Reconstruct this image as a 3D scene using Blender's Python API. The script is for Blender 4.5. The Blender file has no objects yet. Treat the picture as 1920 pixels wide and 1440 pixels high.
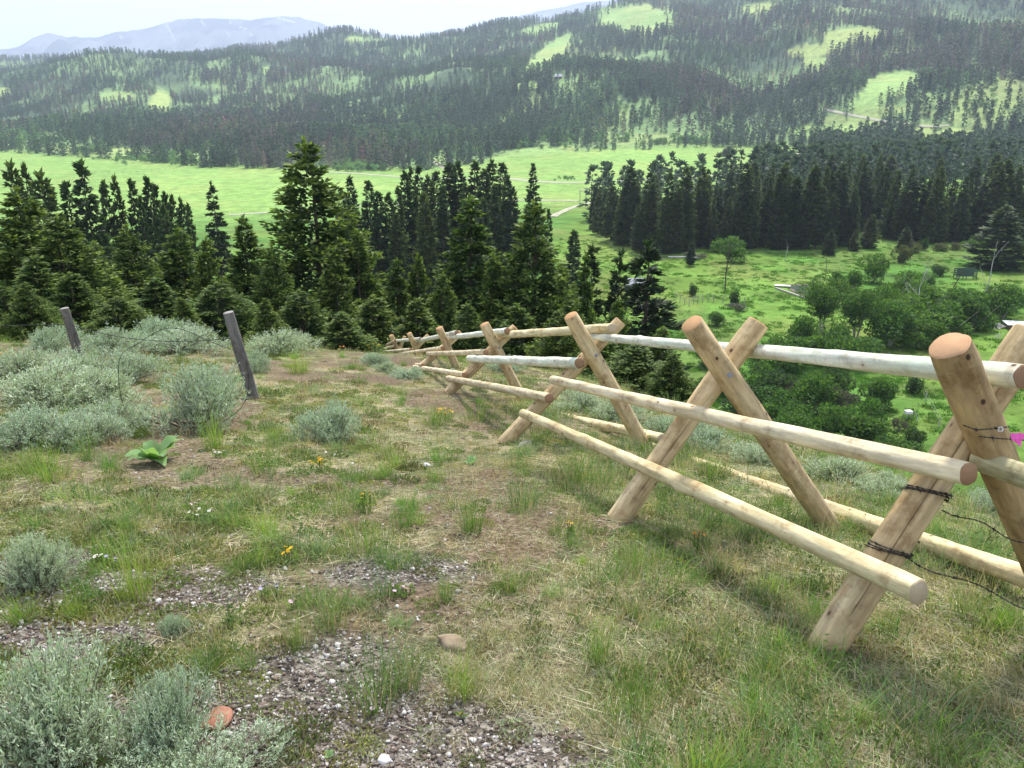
import bpy, math, random
import numpy as np
from mathutils import Vector, Matrix

random.seed(7)
RNG = np.random.default_rng(7)
SC = bpy.context.scene
COL = SC.collection
R = math.radians

# ------------------------------------------------------------ camera, world, sun, exposure
EYE = 1.65
FPX = 1554.0                     # focal length in pixels of a 1920 px wide picture
PITCH = R(20)
CT, ST = math.cos(PITCH), math.sin(PITCH)
cam_data = bpy.data.cameras.new('camera')
cam_data.sensor_width = 36.0
cam_data.lens = 36.0 * FPX / 1920.0
cam_data.clip_start = 0.05
cam_data.clip_end = 40000
cam = bpy.data.objects.new('camera', cam_data)
COL.objects.link(cam)
cam.location = (0, 0, EYE)
cam.rotation_euler = (R(90) - PITCH, 0, 0)
SC.camera = cam

SUN_EL, SUN_AZ = R(56), R(16)     # azimuth measured from +Y towards +X
wd = bpy.data.worlds.new('World')
SC.world = wd
wd.use_nodes = True
nt = wd.node_tree
nt.nodes.clear()
def wn(t, **k):
    n = nt.nodes.new(t)
    for a, b in k.items(): setattr(n, a, b)
    return n
out = wn('ShaderNodeOutputWorld'); bg = wn('ShaderNodeBackground')
sky = wn('ShaderNodeTexSky', sky_type='NISHITA', sun_disc=False, sun_elevation=SUN_EL, sun_rotation=SUN_AZ,
         altitude=1500, air_density=1.0, dust_density=1.5, ozone_density=1.0)
tc = wn('ShaderNodeTexCoord'); mp = wn('ShaderNodeMapping'); mp.inputs['Scale'].default_value = (1, 1, 4.5)
no = wn('ShaderNodeTexNoise'); no.inputs['Scale'].default_value = 2.6; no.inputs['Detail'].default_value = 7; no.inputs['Roughness'].default_value = 0.55
rp = wn('ShaderNodeValToRGB'); rp.color_ramp.elements[0].position = 0.36; rp.color_ramp.elements[1].position = 0.56
rp.color_ramp.elements[0].color = (0.5, 0.5, 0.5, 1); rp.color_ramp.elements[1].color = (0.97, 0.97, 0.97, 1)
mx = wn('ShaderNodeMix', data_type='RGBA')
mx.inputs['B'].default_value = (6.0, 6.5, 7.6, 1)     # thin white cloud layer
nt.links.new(tc.outputs['Generated'], mp.inputs['Vector']); nt.links.new(mp.outputs[0], no.inputs['Vector'])
nt.links.new(no.outputs[0], rp.inputs[0]); nt.links.new(rp.outputs[0], mx.inputs['Factor'])
nt.links.new(sky.outputs[0], mx.inputs['A']); nt.links.new(mx.outputs['Result'], bg.inputs['Color'])
bg.inputs['Strength'].default_value = 0.10
nt.links.new(bg.outputs[0], out.inputs[0])

sl = bpy.data.lights.new('sun', 'SUN'); sl.energy = 3.3; sl.angle = R(9); sl.color = (1.0, 0.95, 0.86)
sun = bpy.data.objects.new('sun', sl); COL.objects.link(sun)
sd = Vector((math.sin(SUN_AZ) * math.cos(SUN_EL), math.cos(SUN_AZ) * math.cos(SUN_EL), math.sin(SUN_EL)))
sun.rotation_euler = sd.to_track_quat('Z', 'Y').to_euler()
sun.location = (0, 0, 60)
vs = SC.view_settings
vs.view_transform = 'Standard'; vs.look = 'None'; vs.gamma = 1; vs.exposure = 1.02; vs.use_curve_mapping = False
SC.cycles.volume_bounces = 1
SC.cycles.max_bounces = 6
SC.cycles.transparent_max_bounces = 8

# ------------------------------------------------------------ small maths
def hash2(ix, iy, seed):
    h = (ix.astype(np.int64) * 374761393 + iy.astype(np.int64) * 668265263 + seed * 1442695041) & 0x7fffffff
    h = ((h ^ (h >> 13)) * 1274126177) & 0x7fffffff
    h = (h ^ (h >> 16)) & 0xffff
    return h / 65535.0
def vnoise(x, y, seed=0):
    x = np.asarray(x, float); y = np.asarray(y, float)
    ix = np.floor(x); iy = np.floor(y); fx = x - ix; fy = y - iy
    fx = fx * fx * (3 - 2 * fx); fy = fy * fy * (3 - 2 * fy)
    a = hash2(ix, iy, seed); b = hash2(ix + 1, iy, seed); c = hash2(ix, iy + 1, seed); d = hash2(ix + 1, iy + 1, seed)
    return (a * (1 - fx) + b * fx) * (1 - fy) + (c * (1 - fx) + d * fx) * fy
def fbm(x, y, seed=0, oct=4):
    s = 0; a = 0.5; f = 1.0; t = 0
    for k in range(oct):
        s = s + a * vnoise(np.asarray(x) * f + 17.3 * k, np.asarray(y) * f - 9.1 * k, seed + k); t += a; a *= 0.5; f *= 2.03
    return s / t
def sstep(a, b, x):
    t = np.clip((np.asarray(x, float) - a) / (b - a), 0, 1); return t * t * (3 - 2 * t)

# ------------------------------------------------------------ terrain height
PN = np.array([(-40, -3.0), (-12, 0.0), (-4, 0.05), (0, 0), (2.1, -.05), (3.5, -.35), (5.8, -.94), (9.4, -1.86), (13.3, -2.84), (16, -3.75),
               (19, -5.2), (24, -8.2), (30, -12.2), (40, -18.5), (55, -27), (80, -40), (200, -110), (20000, -9000)])
_g = np.linspace(-40, 200, 4801)
_t = np.interp(_g, PN[:, 0], PN[:, 1])
_k = np.exp(-0.5 * (np.arange(-30, 31) / 9.0) ** 2); _k /= _k.sum()
_t = np.convolve(np.pad(_t, 30, mode='edge'), _k, 'valid')
UC = np.array([-.9, -.6, -.35, -.1, .1, .3, .6, .9])
YR = np.array([60, 100, 150, 200, 240, 330, 450, 560])
ZF = np.array([[-33, -33, -33, -33, -33, -33, -33, -33],
               [-36, -36, -36, -35, -35, -35, -34, -33],
               [-37, -37, -36, -34, -35, -35, -35, -34],
               [-42, -42, -41, -38, -38, -37, -37, -36],
               [-46, -46, -45, -42, -41, -38, -38, -37],
               [-56, -56, -55, -51, -47, -43, -41, -39],
               [-58, -57, -57, -56, -52, -49, -46, -44],
               [-58, -57, -57, -57, -54, -52, -49, -48]], float)
YB = np.array([800, 770, 616, 600, 720, 745, 560, 500.])      # foot of the far hillside per bearing
ZB = np.array([-58, -57, -57, -57, -53, -50, -49, -48.])
YRG = np.array([2700, 2600, 2400, 2100, 1900, 1850, 1850, 1850.])  # its ridge
ZRG = np.array([75, 66, 76, 92, 150, 225, 250, 260.])
def ui(u, tab): return np.interp(u, UC, tab)
def zfar(x, y):
    Y = np.maximum(y, 60.0); u = np.clip(x / Y, -.9, .9)
    lu = np.log(Y); ly = np.log(YR)
    z = np.zeros_like(Y)
    cols = [np.interp(lu, ly, ZF[:, k]) for k in range(len(UC))]
    k = np.clip(np.searchsorted(UC, u) - 1, 0, len(UC) - 2)
    cs = np.stack(cols, 0); idx = np.arange(Y.size).reshape(Y.shape)
    cf = cs.reshape(len(UC), -1)
    t = (u - UC[k]) / (UC[k + 1] - UC[k]); t = t * t * (3 - 2 * t) * .5 + t * .5
    z = cf[k, idx] * (1 - t) + cf[k + 1, idx] * t
    yb = ui(u, YB); zb = ui(u, ZB); yr = ui(u, YRG); zr = ui(u, ZRG)
    wob = (fbm(x / 260., Y / 260., 31, 3) - .5)
    yb = yb + 120 * wob * sstep(-.2, -.5, u) 
    tt = (Y - yb) / (yr - yb)
    tc_ = np.clip(tt, 0, 1)
    g = 0.62 * tc_ + 0.38 * tc_ * tc_ * (3 - 2 * tc_)
    zh = zb + (zr - zb) * g
    zh = np.where(tt > 1, zr - (Y - yr) * 0.28, zh)
    zh = np.where(tt < 0, zb, zh)
    # spurs and gullies
    amp = sstep(0.0, .22, tt) * (1 - .55 * sstep(.8, 1.05, tt))
    f1 = fbm((x + .45 * Y) / 300., (Y * .55) / 300. + 3, 5, 3) - .5
    f2 = fbm(x / 110., Y / 150., 9, 3) - .5
    zh = zh + amp * (95 * f1 + 26 * f2)
    # a gully running down the right half and a wooded knob on the left ridge
    gl = x / Y - (.305 - .10 * np.clip((Y - 800) / 1000., 0, 1))
    zh = zh - amp * 26 * np.exp(-(gl / .045) ** 2)
    zh = zh + 26 * np.exp(-((x / Y + .20) / .05) ** 2) * sstep(.75, 1.0, tt) * (tt < 1.3)
    zh = np.maximum(zh, -90)
    zm = np.where(Y < yb, z, 0)
    w = sstep(-.02, .03, tt)
    z = z * (1 - w) + zh * w
    z = z + .7 * (fbm(x / 25., Y / 25., 3, 3) - .5) * sstep(90, 200, Y) + 5 * (fbm(x / 130., Y / 130., 4, 2) - .5) * sstep(180, 330, Y) * (1 - sstep(450, 620, Y) * .6)
    z = np.maximum(z, -90)
    return z + EYE
def znear(x, y):
    x = np.asarray(x, float); y = np.asarray(y, float)
    z = np.where(y < 200, np.interp(y, _g, _t), -110 - (y - 200) * .5)
    q = .98 * x + .21 * y
    z = z - .08 * np.clip(q - 1.3, 0, None) - .16 * np.clip(q - 3.4, 0, 3) - .40 * np.clip(q - 4.6, 0, None)
    z = z + .045 * np.clip(-x, 0, 8) * sstep(3, 9, y)
    far = sstep(10, 30, np.hypot(x, y))
    z = z + (.10 * (fbm(x / 1.7, y / 1.7, 11, 3) - .5) * sstep(.6, 2.5, np.hypot(x, y)) + .035 * (fbm(x / .35, y / .35, 12, 3) - .5)) * (1 - far)
    z = z + 2.2 * (fbm(x / 14., y / 14., 13, 3) - .5) * far
    return z
def ZT(x, y):
    x = np.atleast_1d(np.asarray(x, float)); y = np.atleast_1d(np.asarray(y, float))
    a = znear(x, y); b = zfar(x, y)
    k = 3.0; m = np.maximum(a, b)
    return m + k * np.log1p(np.exp(-np.abs(a - b) / k)) * (np.abs(a - b) < 25)
def zt(x, y): return float(ZT(x, y)[0])

# ------------------------------------------------------------ where a point of the place lies
def ray(px, py):
    xc = (px - 960) / FPX; yc = (py - 720) / FPX
    return np.array([xc, CT - yc * ST, -(ST + yc * CT)])
def P(px, py, Y):
    d = ray(px, py); return np.array([d[0], d[1], d[2]]) * (Y / d[1]) + np.array([0, 0, EYE])
def proj(x, y, z):
    h = np.asarray(z) - EYE
    dep = y * CT - h * ST; yc = -(h * CT + y * ST)
    return 960 + FPX * x / dep, 720 + FPX * yc / dep
_YS = np.concatenate([np.linspace(1.0, 30, 1500), np.geomspace(30.01, 6000, 5000)])
def hit(px, py, ymin=0):
    d = ray(px, py); ys = _YS[_YS >= ymin]
    xs = d[0] / d[1] * ys; zs = EYE + d[2] / d[1] * ys
    g = ZT(xs, ys); w = np.nonzero(zs < g)[0]
    if len(w) == 0: return None
    k = w[0]
    if k > 0:
        a = zs[k - 1] - g[k - 1]; b = g[k] - zs[k]; t = a / (a + b + 1e-9); Y = ys[k - 1] + (ys[k] - ys[k - 1]) * t
    else: Y = ys[0]
    x = d[0] / d[1] * Y
    return np.array([x, Y, zt(x, Y)])

# ------------------------------------------------------------ mesh building
class MB:
    def __init__(s): s.v = []; s.c = []; s.f3 = []; s.f4 = []; s.m3 = []; s.m4 = []; s.n = 0
    def add(s, v, f, c=(1, 1, 1), m=0):
        v = np.asarray(v, float).reshape(-1, 3); f = np.asarray(f, np.int64)
        c = np.asarray(c, float)
        if c.ndim == 1: c = np.tile(c, (len(v), 1))
        s.v.append(v); s.c.append(c)
        f = f + s.n
        if f.shape[1] == 3: s.f3.append(f); s.m3.append(np.full(len(f), m))
        else: s.f4.append(f); s.m4.append(np.full(len(f), m))
        s.n += len(v); return s
    def mesh(s, name, mats, smooth=False):
        v = np.concatenate(s.v); c = np.concatenate(s.c)
        f3 = np.concatenate(s.f3) if s.f3 else np.zeros((0, 3), np.int64)
        f4 = np.concatenate(s.f4) if s.f4 else np.zeros((0, 4), np.int64)
        mi = np.concatenate(([np.concatenate(s.m3)] if s.m3 else []) + ([np.concatenate(s.m4)] if s.m4 else []))
        me = bpy.data.meshes.new(name)
        me.vertices.add(len(v)); me.vertices.foreach_set('co', v.ravel())
        nl = len(f3) * 3 + len(f4) * 4
        me.loops.add(nl); me.loops.foreach_set('vertex_index', np.concatenate([f3.ravel(), f4.ravel()]).astype(np.int32))
        npoly = len(f3) + len(f4); me.polygons.add(npoly)
        ls = np.concatenate([np.arange(len(f3)) * 3, len(f3) * 3 + np.arange(len(f4)) * 4]).astype(np.int32)
        me.polygons.foreach_set('loop_start', ls)
        me.polygons.foreach_set('material_index', mi.astype(np.int32))
        me.polygons.foreach_set('use_smooth', np.full(npoly, smooth))
        at = me.color_attributes.new('col', 'FLOAT_COLOR', 'POINT')
        at.data.foreach_set('color', np.concatenate([c, np.ones((len(c), 1))], 1).ravel())
        for m in (mats if isinstance(mats, (list, tuple)) else [mats]): me.materials.append(m)
        me.update(); me.validate()
        return me
def unit(a): return a / (np.linalg.norm(a, axis=-1, keepdims=True) + 1e-12)
def cards(mb, c, d, L, W, col, rng, m=0, wide=.45, fold=0.0):
    """kite shaped leaf faces: c base (N,3), d direction (N,3), L length, W width"""
    n = len(c); d = unit(d); r = unit(rng.normal(size=(n, 3))); s = unit(np.cross(d, r)); nn = np.cross(d, s)
    L = np.broadcast_to(L, (n,))[:, None]; W = np.broadcast_to(W, (n,))[:, None]
    mid = c + d * L * wide + nn * L * fold
    v = np.stack([c, mid + s * W * .5, c + d * L, mid - s * W * .5], 1).reshape(-1, 3)
    f = np.arange(n * 4).reshape(n, 4)
    col = np.asarray(col, float)
    if col.ndim == 2: col = np.repeat(col, 4, 0)
    mb.add(v, f, col, m)
def blades(mb, base, d, L, W, bend, col, rng, segs=3, m=0, tipcol=None):
    """grass blades: strips that bend over"""
    n = len(base); d = unit(d); hor = d.copy(); hor[:, 2] = 0; hor = unit(hor + 1e-6)
    side = unit(np.cross(hor, np.array([0, 0, 1.]))); side = unit(side + rng.normal(size=(n, 3)) * .5)
    L = np.broadcast_to(L, (n,))[:, None]; W = np.broadcast_to(W, (n,))[:, None]; B = np.broadcast_to(bend, (n,))[:, None]
    rows = []; cols = []
    for k in range(segs + 1):
        t = k / segs
        p = base + d * L * t + (hor * .7 - np.array([0, 0, .5])) * L * B * t * t
        w = W * (1 - t) ** .7 * .5 if k < segs else W * 0.02
        rows += [p - side * w, p + side * w]
        cc = col if tipcol is None else col * (1 - t) + tipcol * t
        cols += [cc, cc]
    v = np.stack(rows, 1).reshape(-1, 3)
    c = np.stack([np.broadcast_to(x, (n, 3)) for x in cols], 1).reshape(-1, 3)
    st = (segs + 1) * 2
    q = np.array([[2 * k, 2 * k + 1, 2 * k + 3, 2 * k + 2] for k in range(segs)])
    f = (np.arange(n)[:, None, None] * st + q[None]).reshape(-1, 4)
    mb.add(v, f, c, m)
def tube(mb, pts, rad, col=(1, 1, 1), sides=7, m=0, cap=False):
    pts = np.asarray(pts, float); n = len(pts); rad = np.broadcast_to(rad, (n,))
    t = np.gradient(pts, axis=0) if n > 2 else np.tile(pts[1] - pts[0], (n, 1)); t = unit(t)
    ref = np.array([0, 0, 1.]) if abs(t[0][2]) < .9 else np.array([1., 0, 0])
    a = unit(np.cross(t, ref)); b = np.cross(t, a)
    th = np.arange(sides) / sides * 2 * np.pi
    v = pts[:, None] + rad[:, None, None] * (a[:, None] * np.cos(th)[None, :, None] + b[:, None] * np.sin(th)[None, :, None])
    v = v.reshape(-1, 3); j = np.arange(sides); f = []
    for k in range(n - 1):
        f.append(np.stack([k * sides + j, k * sides + (j + 1) % sides, (k + 1) * sides + (j + 1) % sides, (k + 1) * sides + j], 1))
    mb.add(v, np.concatenate(f), col, m)
    if cap:
        for e, fl in ((0, 1), (n - 1, 0)):
            vv = np.concatenate([v[e * sides:(e + 1) * sides], pts[e][None]])
            ff = np.stack([j, (j + 1) % sides, np.full(sides, sides)], 1)
            mb.add(vv, ff if fl else ff[:, ::-1], col, m)
def box(mb, lo, hi, col=(1, 1, 1), m=0, M=None):
    x0, y0, z0 = lo; x1, y1, z1 = hi
    v = np.array([(x, y, z) for z in (z0, z1) for y in (y0, y1) for x in (x0, x1)], float)
    if M is not None: v = v @ np.asarray(M).T
    mb.add(v, [[0, 2, 3, 1], [4, 5, 7, 6], [0, 1, 5, 4], [2, 6, 7, 3], [0, 4, 6, 2], [1, 3, 7, 5]], col, m)

# ------------------------------------------------------------ objects
def link(name, data, parent=None, loc=None, rot=None, scale=None):
    o = bpy.data.objects.new(name, data); COL.objects.link(o)
    if parent is not None: o.parent = parent
    if loc is not None: o.location = loc
    if rot is not None: o.rotation_euler = rot
    if scale is not None: o.scale = scale
    return o
def tag(o, label, cat, group=None):
    o['label'] = label; o['category'] = cat
    if group: o['group'] = group
    return o
def thing(name, label, cat, loc, rz=0, group=None, scale=None, rot=None):
    return tag(link(name, None, None, loc, rot if rot else (0, 0, rz), scale), label, cat, group)
def structure(o): o['kind'] = 'structure'; return o
def stuff(o, label=None, cat=None):
    o['kind'] = 'stuff'
    if label: o['label'] = label; o['category'] = cat
    return o

# ------------------------------------------------------------ materials
class NT:
    def __init__(s, name, rough=.8, spec=.2):
        s.m = bpy.data.materials.new(name); s.m.use_nodes = True; s.t = s.m.node_tree; s.t.nodes.clear()
        s.out = s.n('ShaderNodeOutputMaterial'); s.b = s.n('ShaderNodeBsdfPrincipled')
        s.b.inputs['Roughness'].default_value = rough; s.b.inputs['Specular IOR Level'].default_value = spec
        s.l(s.b.outputs[0], s.out.inputs[0])
    def n(s, t, **k):
        x = s.t.nodes.new(t)
        for a, b in k.items(): setattr(x, a, b)
        return x
    def l(s, a, b): s.t.links.new(a, b)
    def noise(s, scale, vec=None, detail=4, rough=.55, stretch=None):
        x = s.n('ShaderNodeTexNoise'); x.inputs['Scale'].default_value = scale; x.inputs['Detail'].default_value = detail; x.inputs['Roughness'].default_value = rough
        v = vec if vec is not None else s.obj()
        if stretch:
            mp = s.n('ShaderNodeMapping'); mp.inputs['Scale'].default_value = stretch; s.l(v, mp.inputs['Vector']); v = mp.outputs[0]
        s.l(v, x.inputs['Vector']); return x.outputs[0]
    def obj(s): return s.n('ShaderNodeTexCoord').outputs['Object']
    def ramp(s, f, stops):
        r = s.n('ShaderNodeValToRGB'); e = r.color_ramp.elements
        while len(e) < len(stops): e.new(.5)
        for el, (p, c) in zip(e, stops):
            el.position = p; el.color = (tuple(c) + (1,)) if hasattr(c, '__len__') else (c, c, c, 1)
        s.l(f, r.inputs[0]); return r.outputs[0]
    def mix(s, f, a, b, mode='MIX'):
        x = s.n('ShaderNodeMix', data_type='RGBA', blend_type=mode)
        for v, k in ((f, 'Factor'), (a, 'A'), (b, 'B')):
            i = [q for q in x.inputs if q.name == k and q.enabled and (k == 'Factor' or q.type == 'RGBA')][0]
            if hasattr(v, 'is_output'): s.l(v, i)
            else: i.default_value = (tuple(v) + (1,)) if hasattr(v, '__len__') else v
        return [o for o in x.outputs if o.enabled and o.type == 'RGBA'][0]
    def math(s, op, a, b=0.):
        x = s.n('ShaderNodeMath', operation=op)
        for v, i in ((a, x.inputs[0]), (b, x.inputs[1])):
            if hasattr(v, 'is_output'): s.l(v, i)
            else: i.default_value = v
        return x.outputs[0]
    def attr(s, name, typ='GEOMETRY'):
        return s.n('ShaderNodeAttribute', attribute_name=name, attribute_type=typ)
    def color(s, c): s.l(c, s.b.inputs['Base Color']) if hasattr(c, 'is_output') else setattr(s.b.inputs['Base Color'], 'default_value', tuple(c) + (1,))
    def bump(s, h, strength=.4, dist=.01):
        x = s.n('ShaderNodeBump'); x.inputs['Strength'].default_value = strength; x.inputs['Distance'].default_value = dist
        s.l(h, x.inputs['Height']); s.l(x.outputs[0], s.b.inputs['Normal']); return x
def leaf_mat(name, trans=.35, rough=.6, inst=False, hue=.14):
    """foliage: own colour from the mesh, slight variation from plant to plant, light passes through"""
    t = NT(name, rough, .25)
    base = t.attr('col').outputs['Color']
    if inst:
        tint = t.attr('tint', 'INSTANCER').outputs['Color']; c = t.mix(1.0, base, tint, 'MULTIPLY')
    else:
        rnd = t.n('ShaderNodeObjectInfo').outputs['Random']
        tint = t.ramp(rnd, [(0, (1 - hue, 1 - hue * .6, 1 - hue)), (.5, (1, 1, 1)), (1, (1 + hue, 1 + hue * .6, 1 - hue * .3))])
        c = t.mix(1.0, base, tint, 'MULTIPLY')
    t.color(c)
    tr = t.n('ShaderNodeBsdfTranslucent'); c2 = t.mix(1.0, c, (1.25, 1.3, .7), 'MULTIPLY'); t.l(c2, tr.inputs[0])
    ms = t.n('ShaderNodeMixShader'); ms.inputs[0].default_value = trans
    t.l(t.b.outputs[0], ms.inputs[1]); t.l(tr.outputs[0], ms.inputs[2]); t.l(ms.outputs[0], t.out.inputs[0])
    return t.m
def bark_mat(name, a, b, scale=14):
    t = NT(name, .9, .1); n = t.noise(scale, stretch=(1, 1, .15)); t.color(t.ramp(n, [(.3, a), (.7, b)])); t.bump(n, .5, .02); return t.m
M_LEAF = leaf_mat('needle_foliage')
M_LEAFD = leaf_mat('dark_needle_foliage', hue=.38)
M_LEAF_I = leaf_mat('distant_foliage', inst=True, trans=.3)
M_BROAD = leaf_mat('broad_leaves', trans=.45)
M_SAGE = leaf_mat('sage_leaves', trans=.18, rough=.75, hue=.10)
M_GRASS = leaf_mat('grass_blades', trans=.4, rough=.5)
M_GRASS_I = leaf_mat('scattered_grass', trans=.4, rough=.5, inst=True)
M_PETAL = leaf_mat('petals', trans=.3, rough=.5, hue=.05)
M_BARK = bark_mat('conifer_bark', (.07, .05, .035), (.17, .13, .10))
M_BARKP = bark_mat('grey_bark', (.16, .14, .12), (.38, .35, .31))
M_TWIG = bark_mat('sage_twigs', (.10, .08, .065), (.24, .20, .165), 60)

# ------------------------------------------------------------ where the hillside is open grass
# (centre, half size, tilt, how open) as seen from the knoll; turned into places on the slope
CLEAR = [(1195, 38, 78, 30, 0, .93), (1030, 103, 62, 17, -38, 1), (985, 161, 28, 7, -8, 1), (1163, 119, 20, 9, -15, 1), (1012, 56, 40, 10, -12, .9),
         (300, 195, 20, 26, 20, 1), (218, 180, 36, 9, 0, .9), (135, 236, 52, 8, -35, .85), (245, 245, 22, 7, -30, .7), (8, 172, 12, 10, 0, 1), (1425, 14, 42, 9, -8, 1),
         (1600, 66, 62, 15, -5, .97), (1540, 92, 66, 14, -8, .9), (1530, 118, 26, 14, 10, .85), (1672, 158, 62, 24, -12, 1), (1630, 186, 42, 16, -15, .95),
         (1640, 208, 60, 12, 0, .7), (1570, 248, 100, 15, 0, .85), (1600, 225, 60, 14, 0, .6), (1775, 260, 64, 20, -8, 1), (1850, 190, 75, 46, -20, .62), (1730, 245, 30, 14, 0, .7),
         (500, 132, 12, 9, 0, .9), (665, 74, 20, 6, 0, 1), (1000, 292, 90, 16, -6, 1), (830, 300, 30, 8, 0, .9), (1110, 115, 60, 50, 0, .35), (1090, 160, 50, 16, 0, .4),
         (1700, 95, 40, 22, -30, .35), (60, 262, 70, 16, 0, .7), (200, 285, 130, 10, 4, .9), (345, 296, 60, 9, 0, .9), (1240, 262, 130, 12, 0, .6), (980, 205, 60, 20, -30, .3),
         (430, 150, 40, 10, -30, .25), (1560, 20, 60, 14, 0, .25), (920, 240, 50, 18, -40, .4), (1150, 225, 40, 22, -30, .4), (1480, 195, 26, 30, 30, .25), (1740, 200, 20, 30, 0, .3)]
def openness(px, py):
    o = np.zeros_like(px)
    nz = fbm(px / 9., py / 5., 77, 3) - .5
    for cx, cy, a, b, tl, k in CLEAR:
        c, s_ = math.cos(R(tl)), math.sin(R(tl))
        dx, dy = px - cx, py - cy
        e = np.hypot((dx * c + dy * s_) / a, (-dx * s_ + dy * c) / b) + nz * .55
        o = np.maximum(o, k * (1 - sstep(.85, 1.1, e)))
    return o
def hill_t(x, y):
    u = np.clip(x / np.maximum(y, 1), -.9, .9); return (y - ui(u, YB)) / (ui(u, YRG) - ui(u, YB))

# ------------------------------------------------------------ the ground, one sheet to the horizon
def build_ground():
    th_f = np.linspace(-44, 46, 620); th = np.radians(np.concatenate([np.linspace(-180, -44.5, 60), th_f, np.linspace(46.5, 178, 56)]))
    r = np.concatenate([[.25, .5, .75], np.geomspace(1.0, 26, 260), np.geomspace(26.6, 560, 190), np.geomspace(570, 3200, 190), np.geomspace(3300, 14000, 20)])
    T, Q = np.meshgrid(th, r); X = (Q * np.sin(T)).ravel(); Y = (Q * np.cos(T)).ravel()
    Z = np.concatenate([ZT(X[i:i + 60000], Y[i:i + 60000]) for i in range(0, len(X), 60000)])
    nr, na = len(r), len(th)
    # colours of soil, grass and forest floor; paler meadow paints in the valley's cloud shade
    dist = np.hypot(X, Y); c = np.zeros((len(X), 3))
    px, py = proj(X, np.maximum(Y, .1), Z)
    ht = hill_t(X, Y)
    op = openness(px, py) * (Y > 300)
    m1 = fbm(X / 30., Y / 30., 41, 4)[:, None]; m2 = fbm(X / 6., Y / 6., 43, 3)[:, None]; m3 = fbm(X / 90., Y / 140., 44, 3)[:, None]
    valley = np.array([.080, .178, .030]) * (.6 + .8 * m2) + np.array([.035, .022, .005]) * sstep(.42, .62, m1) + np.array([.03, .0, .01]) * sstep(.5, .62, fbm(X / 11., Y / 17., 47, 4))[:, None]
    mead = np.array([.190, .315, .080]) * (.86 + .28 * m3) * (.93 + .14 * m2) + np.array([.04, .01, .01]) * sstep(.4, .75, m1)
    wv = sstep(300, 430, Y)[:, None]
    c = valley * (1 - wv) + mead * wv
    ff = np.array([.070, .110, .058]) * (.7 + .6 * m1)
    clr = np.array([.24, .36, .12]) * (.85 + .3 * m1) + np.array([.05, .0, .0]) * sstep(.4, .6, m3)
    hz = (sstep(-.01, .02, ht) * (Y > 350))[:, None]
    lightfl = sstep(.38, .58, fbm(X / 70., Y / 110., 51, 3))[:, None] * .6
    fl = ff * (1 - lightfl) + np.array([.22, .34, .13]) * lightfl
    opn = op[:, None]
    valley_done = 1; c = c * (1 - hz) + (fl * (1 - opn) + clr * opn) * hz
    # hidden steep slope below the knoll: brushy
    bs = (sstep(9, 20, dist) * (1 - sstep(55, 75, Y)))[:, None]
    c = c * (1 - bs) + np.array([.045, .085, .022]) * bs
    near = 1 - sstep(12, 22, dist)
    dirt = sstep(.46, .60, fbm(X / .9, Y / .9, 61, 4))
    pathx = np.interp(Y, [1, 2, 4, 6, 9, 13, 18], [-.1, -.05, -.15, -.35, -1.0, -2.2, -3.6])
    path = np.exp(-((X - pathx) / (.38 + .02 * Y)) ** 2) * (.6 + .4 * vnoise(X * 2, Y * 2, 4))
    gn = fbm(X / .5, Y / .5, 62, 3) - .5
    gr = np.zeros_like(X)
    for gx, gy, a, b in GRAVEL:
        gr = np.maximum(gr, 1 - sstep(.7, 1.2, np.hypot((X - gx) / a, (Y - gy) / b) + gn * .9))
    v = np.stack([X, Y, Z], 1); v = np.concatenate([v, [[0, 0, zt(0, 0)]]])
    i = np.arange(nr - 1)[:, None] * na; j = np.arange(na)[None]; jn = (j + 1) % na
    f = np.stack([i + j, i + jn, i + na + jn, i + na + j], -1).reshape(-1, 4)
    f = f[:, ::-1]
    mb = MB(); cc = np.concatenate([c, [[.1, .1, .1]]]); mb.add(v, f, cc)
    k = len(X); jj = np.arange(na); tri = np.stack([np.full(na, k), (jj + 1) % na, jj], 1); mb.f3.append(tri); mb.m3.append(np.zeros(na))
    t = NT('ground', .95, .08)
    me = mb.mesh('ground', t.m, True)
    a2 = me.color_attributes.new('mask', 'FLOAT_COLOR', 'POINT')
    mk = np.zeros((len(v), 4)); mk[:, 0] = 1; mk[:-1, 0] = near; mk[:-1, 1] = np.clip(dirt * .8 + path * .6, 0, 1); mk[:-1, 2] = gr; mk[:-1, 3] = path
    a2.data.foreach_set('color', mk.ravel())
    pos = t.n('ShaderNodeNewGeometry').outputs['Position']
    col = t.attr('col').outputs['Color']; ms = t.n('ShaderNodeSeparateColor'); t.l(t.attr('mask').outputs['Color'], ms.inputs[0])
    nA = t.noise(3.0, pos, 6, .62); nB = t.noise(38, pos, 4, .6); nC = t.noise(.16, pos, 6, .6); nD = t.noise(.9, pos, 5, .65)
    soil = t.ramp(nB, [(.30, (.045, .031, .022)), (.48, (.11, .078, .052)), (.62, (.19, .145, .10)), (.75, (.33, .28, .21))])
    straw = t.ramp(nB, [(.3, (.10, .085, .045)), (.5, (.25, .21, .125)), (.68, (.46, .41, .28))])
    green = t.ramp(nB, [(.3, (.035, .05, .018)), (.55, (.10, .13, .045)), (.7, (.20, .22, .10))])
    nmix = t.mix(t.ramp(nA, [(.42, 0.), (.55, 1.)]), green, straw)
    nearc = t.mix(ms.outputs['Green'], nmix, soil)
    vo = t.n('ShaderNodeTexVoronoi'); vo.inputs['Scale'].default_value = 42; t.l(pos, vo.inputs['Vector'])
    vsep = t.n('ShaderNodeSeparateColor'); t.l(vo.outputs['Color'], vsep.inputs[0])
    grc = t.ramp(vsep.outputs[0], [(0, (.05, .042, .035)), (.45, (.12, .10, .082)), (.8, (.22, .195, .165)), (1, (.36, .33, .29))])
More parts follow.
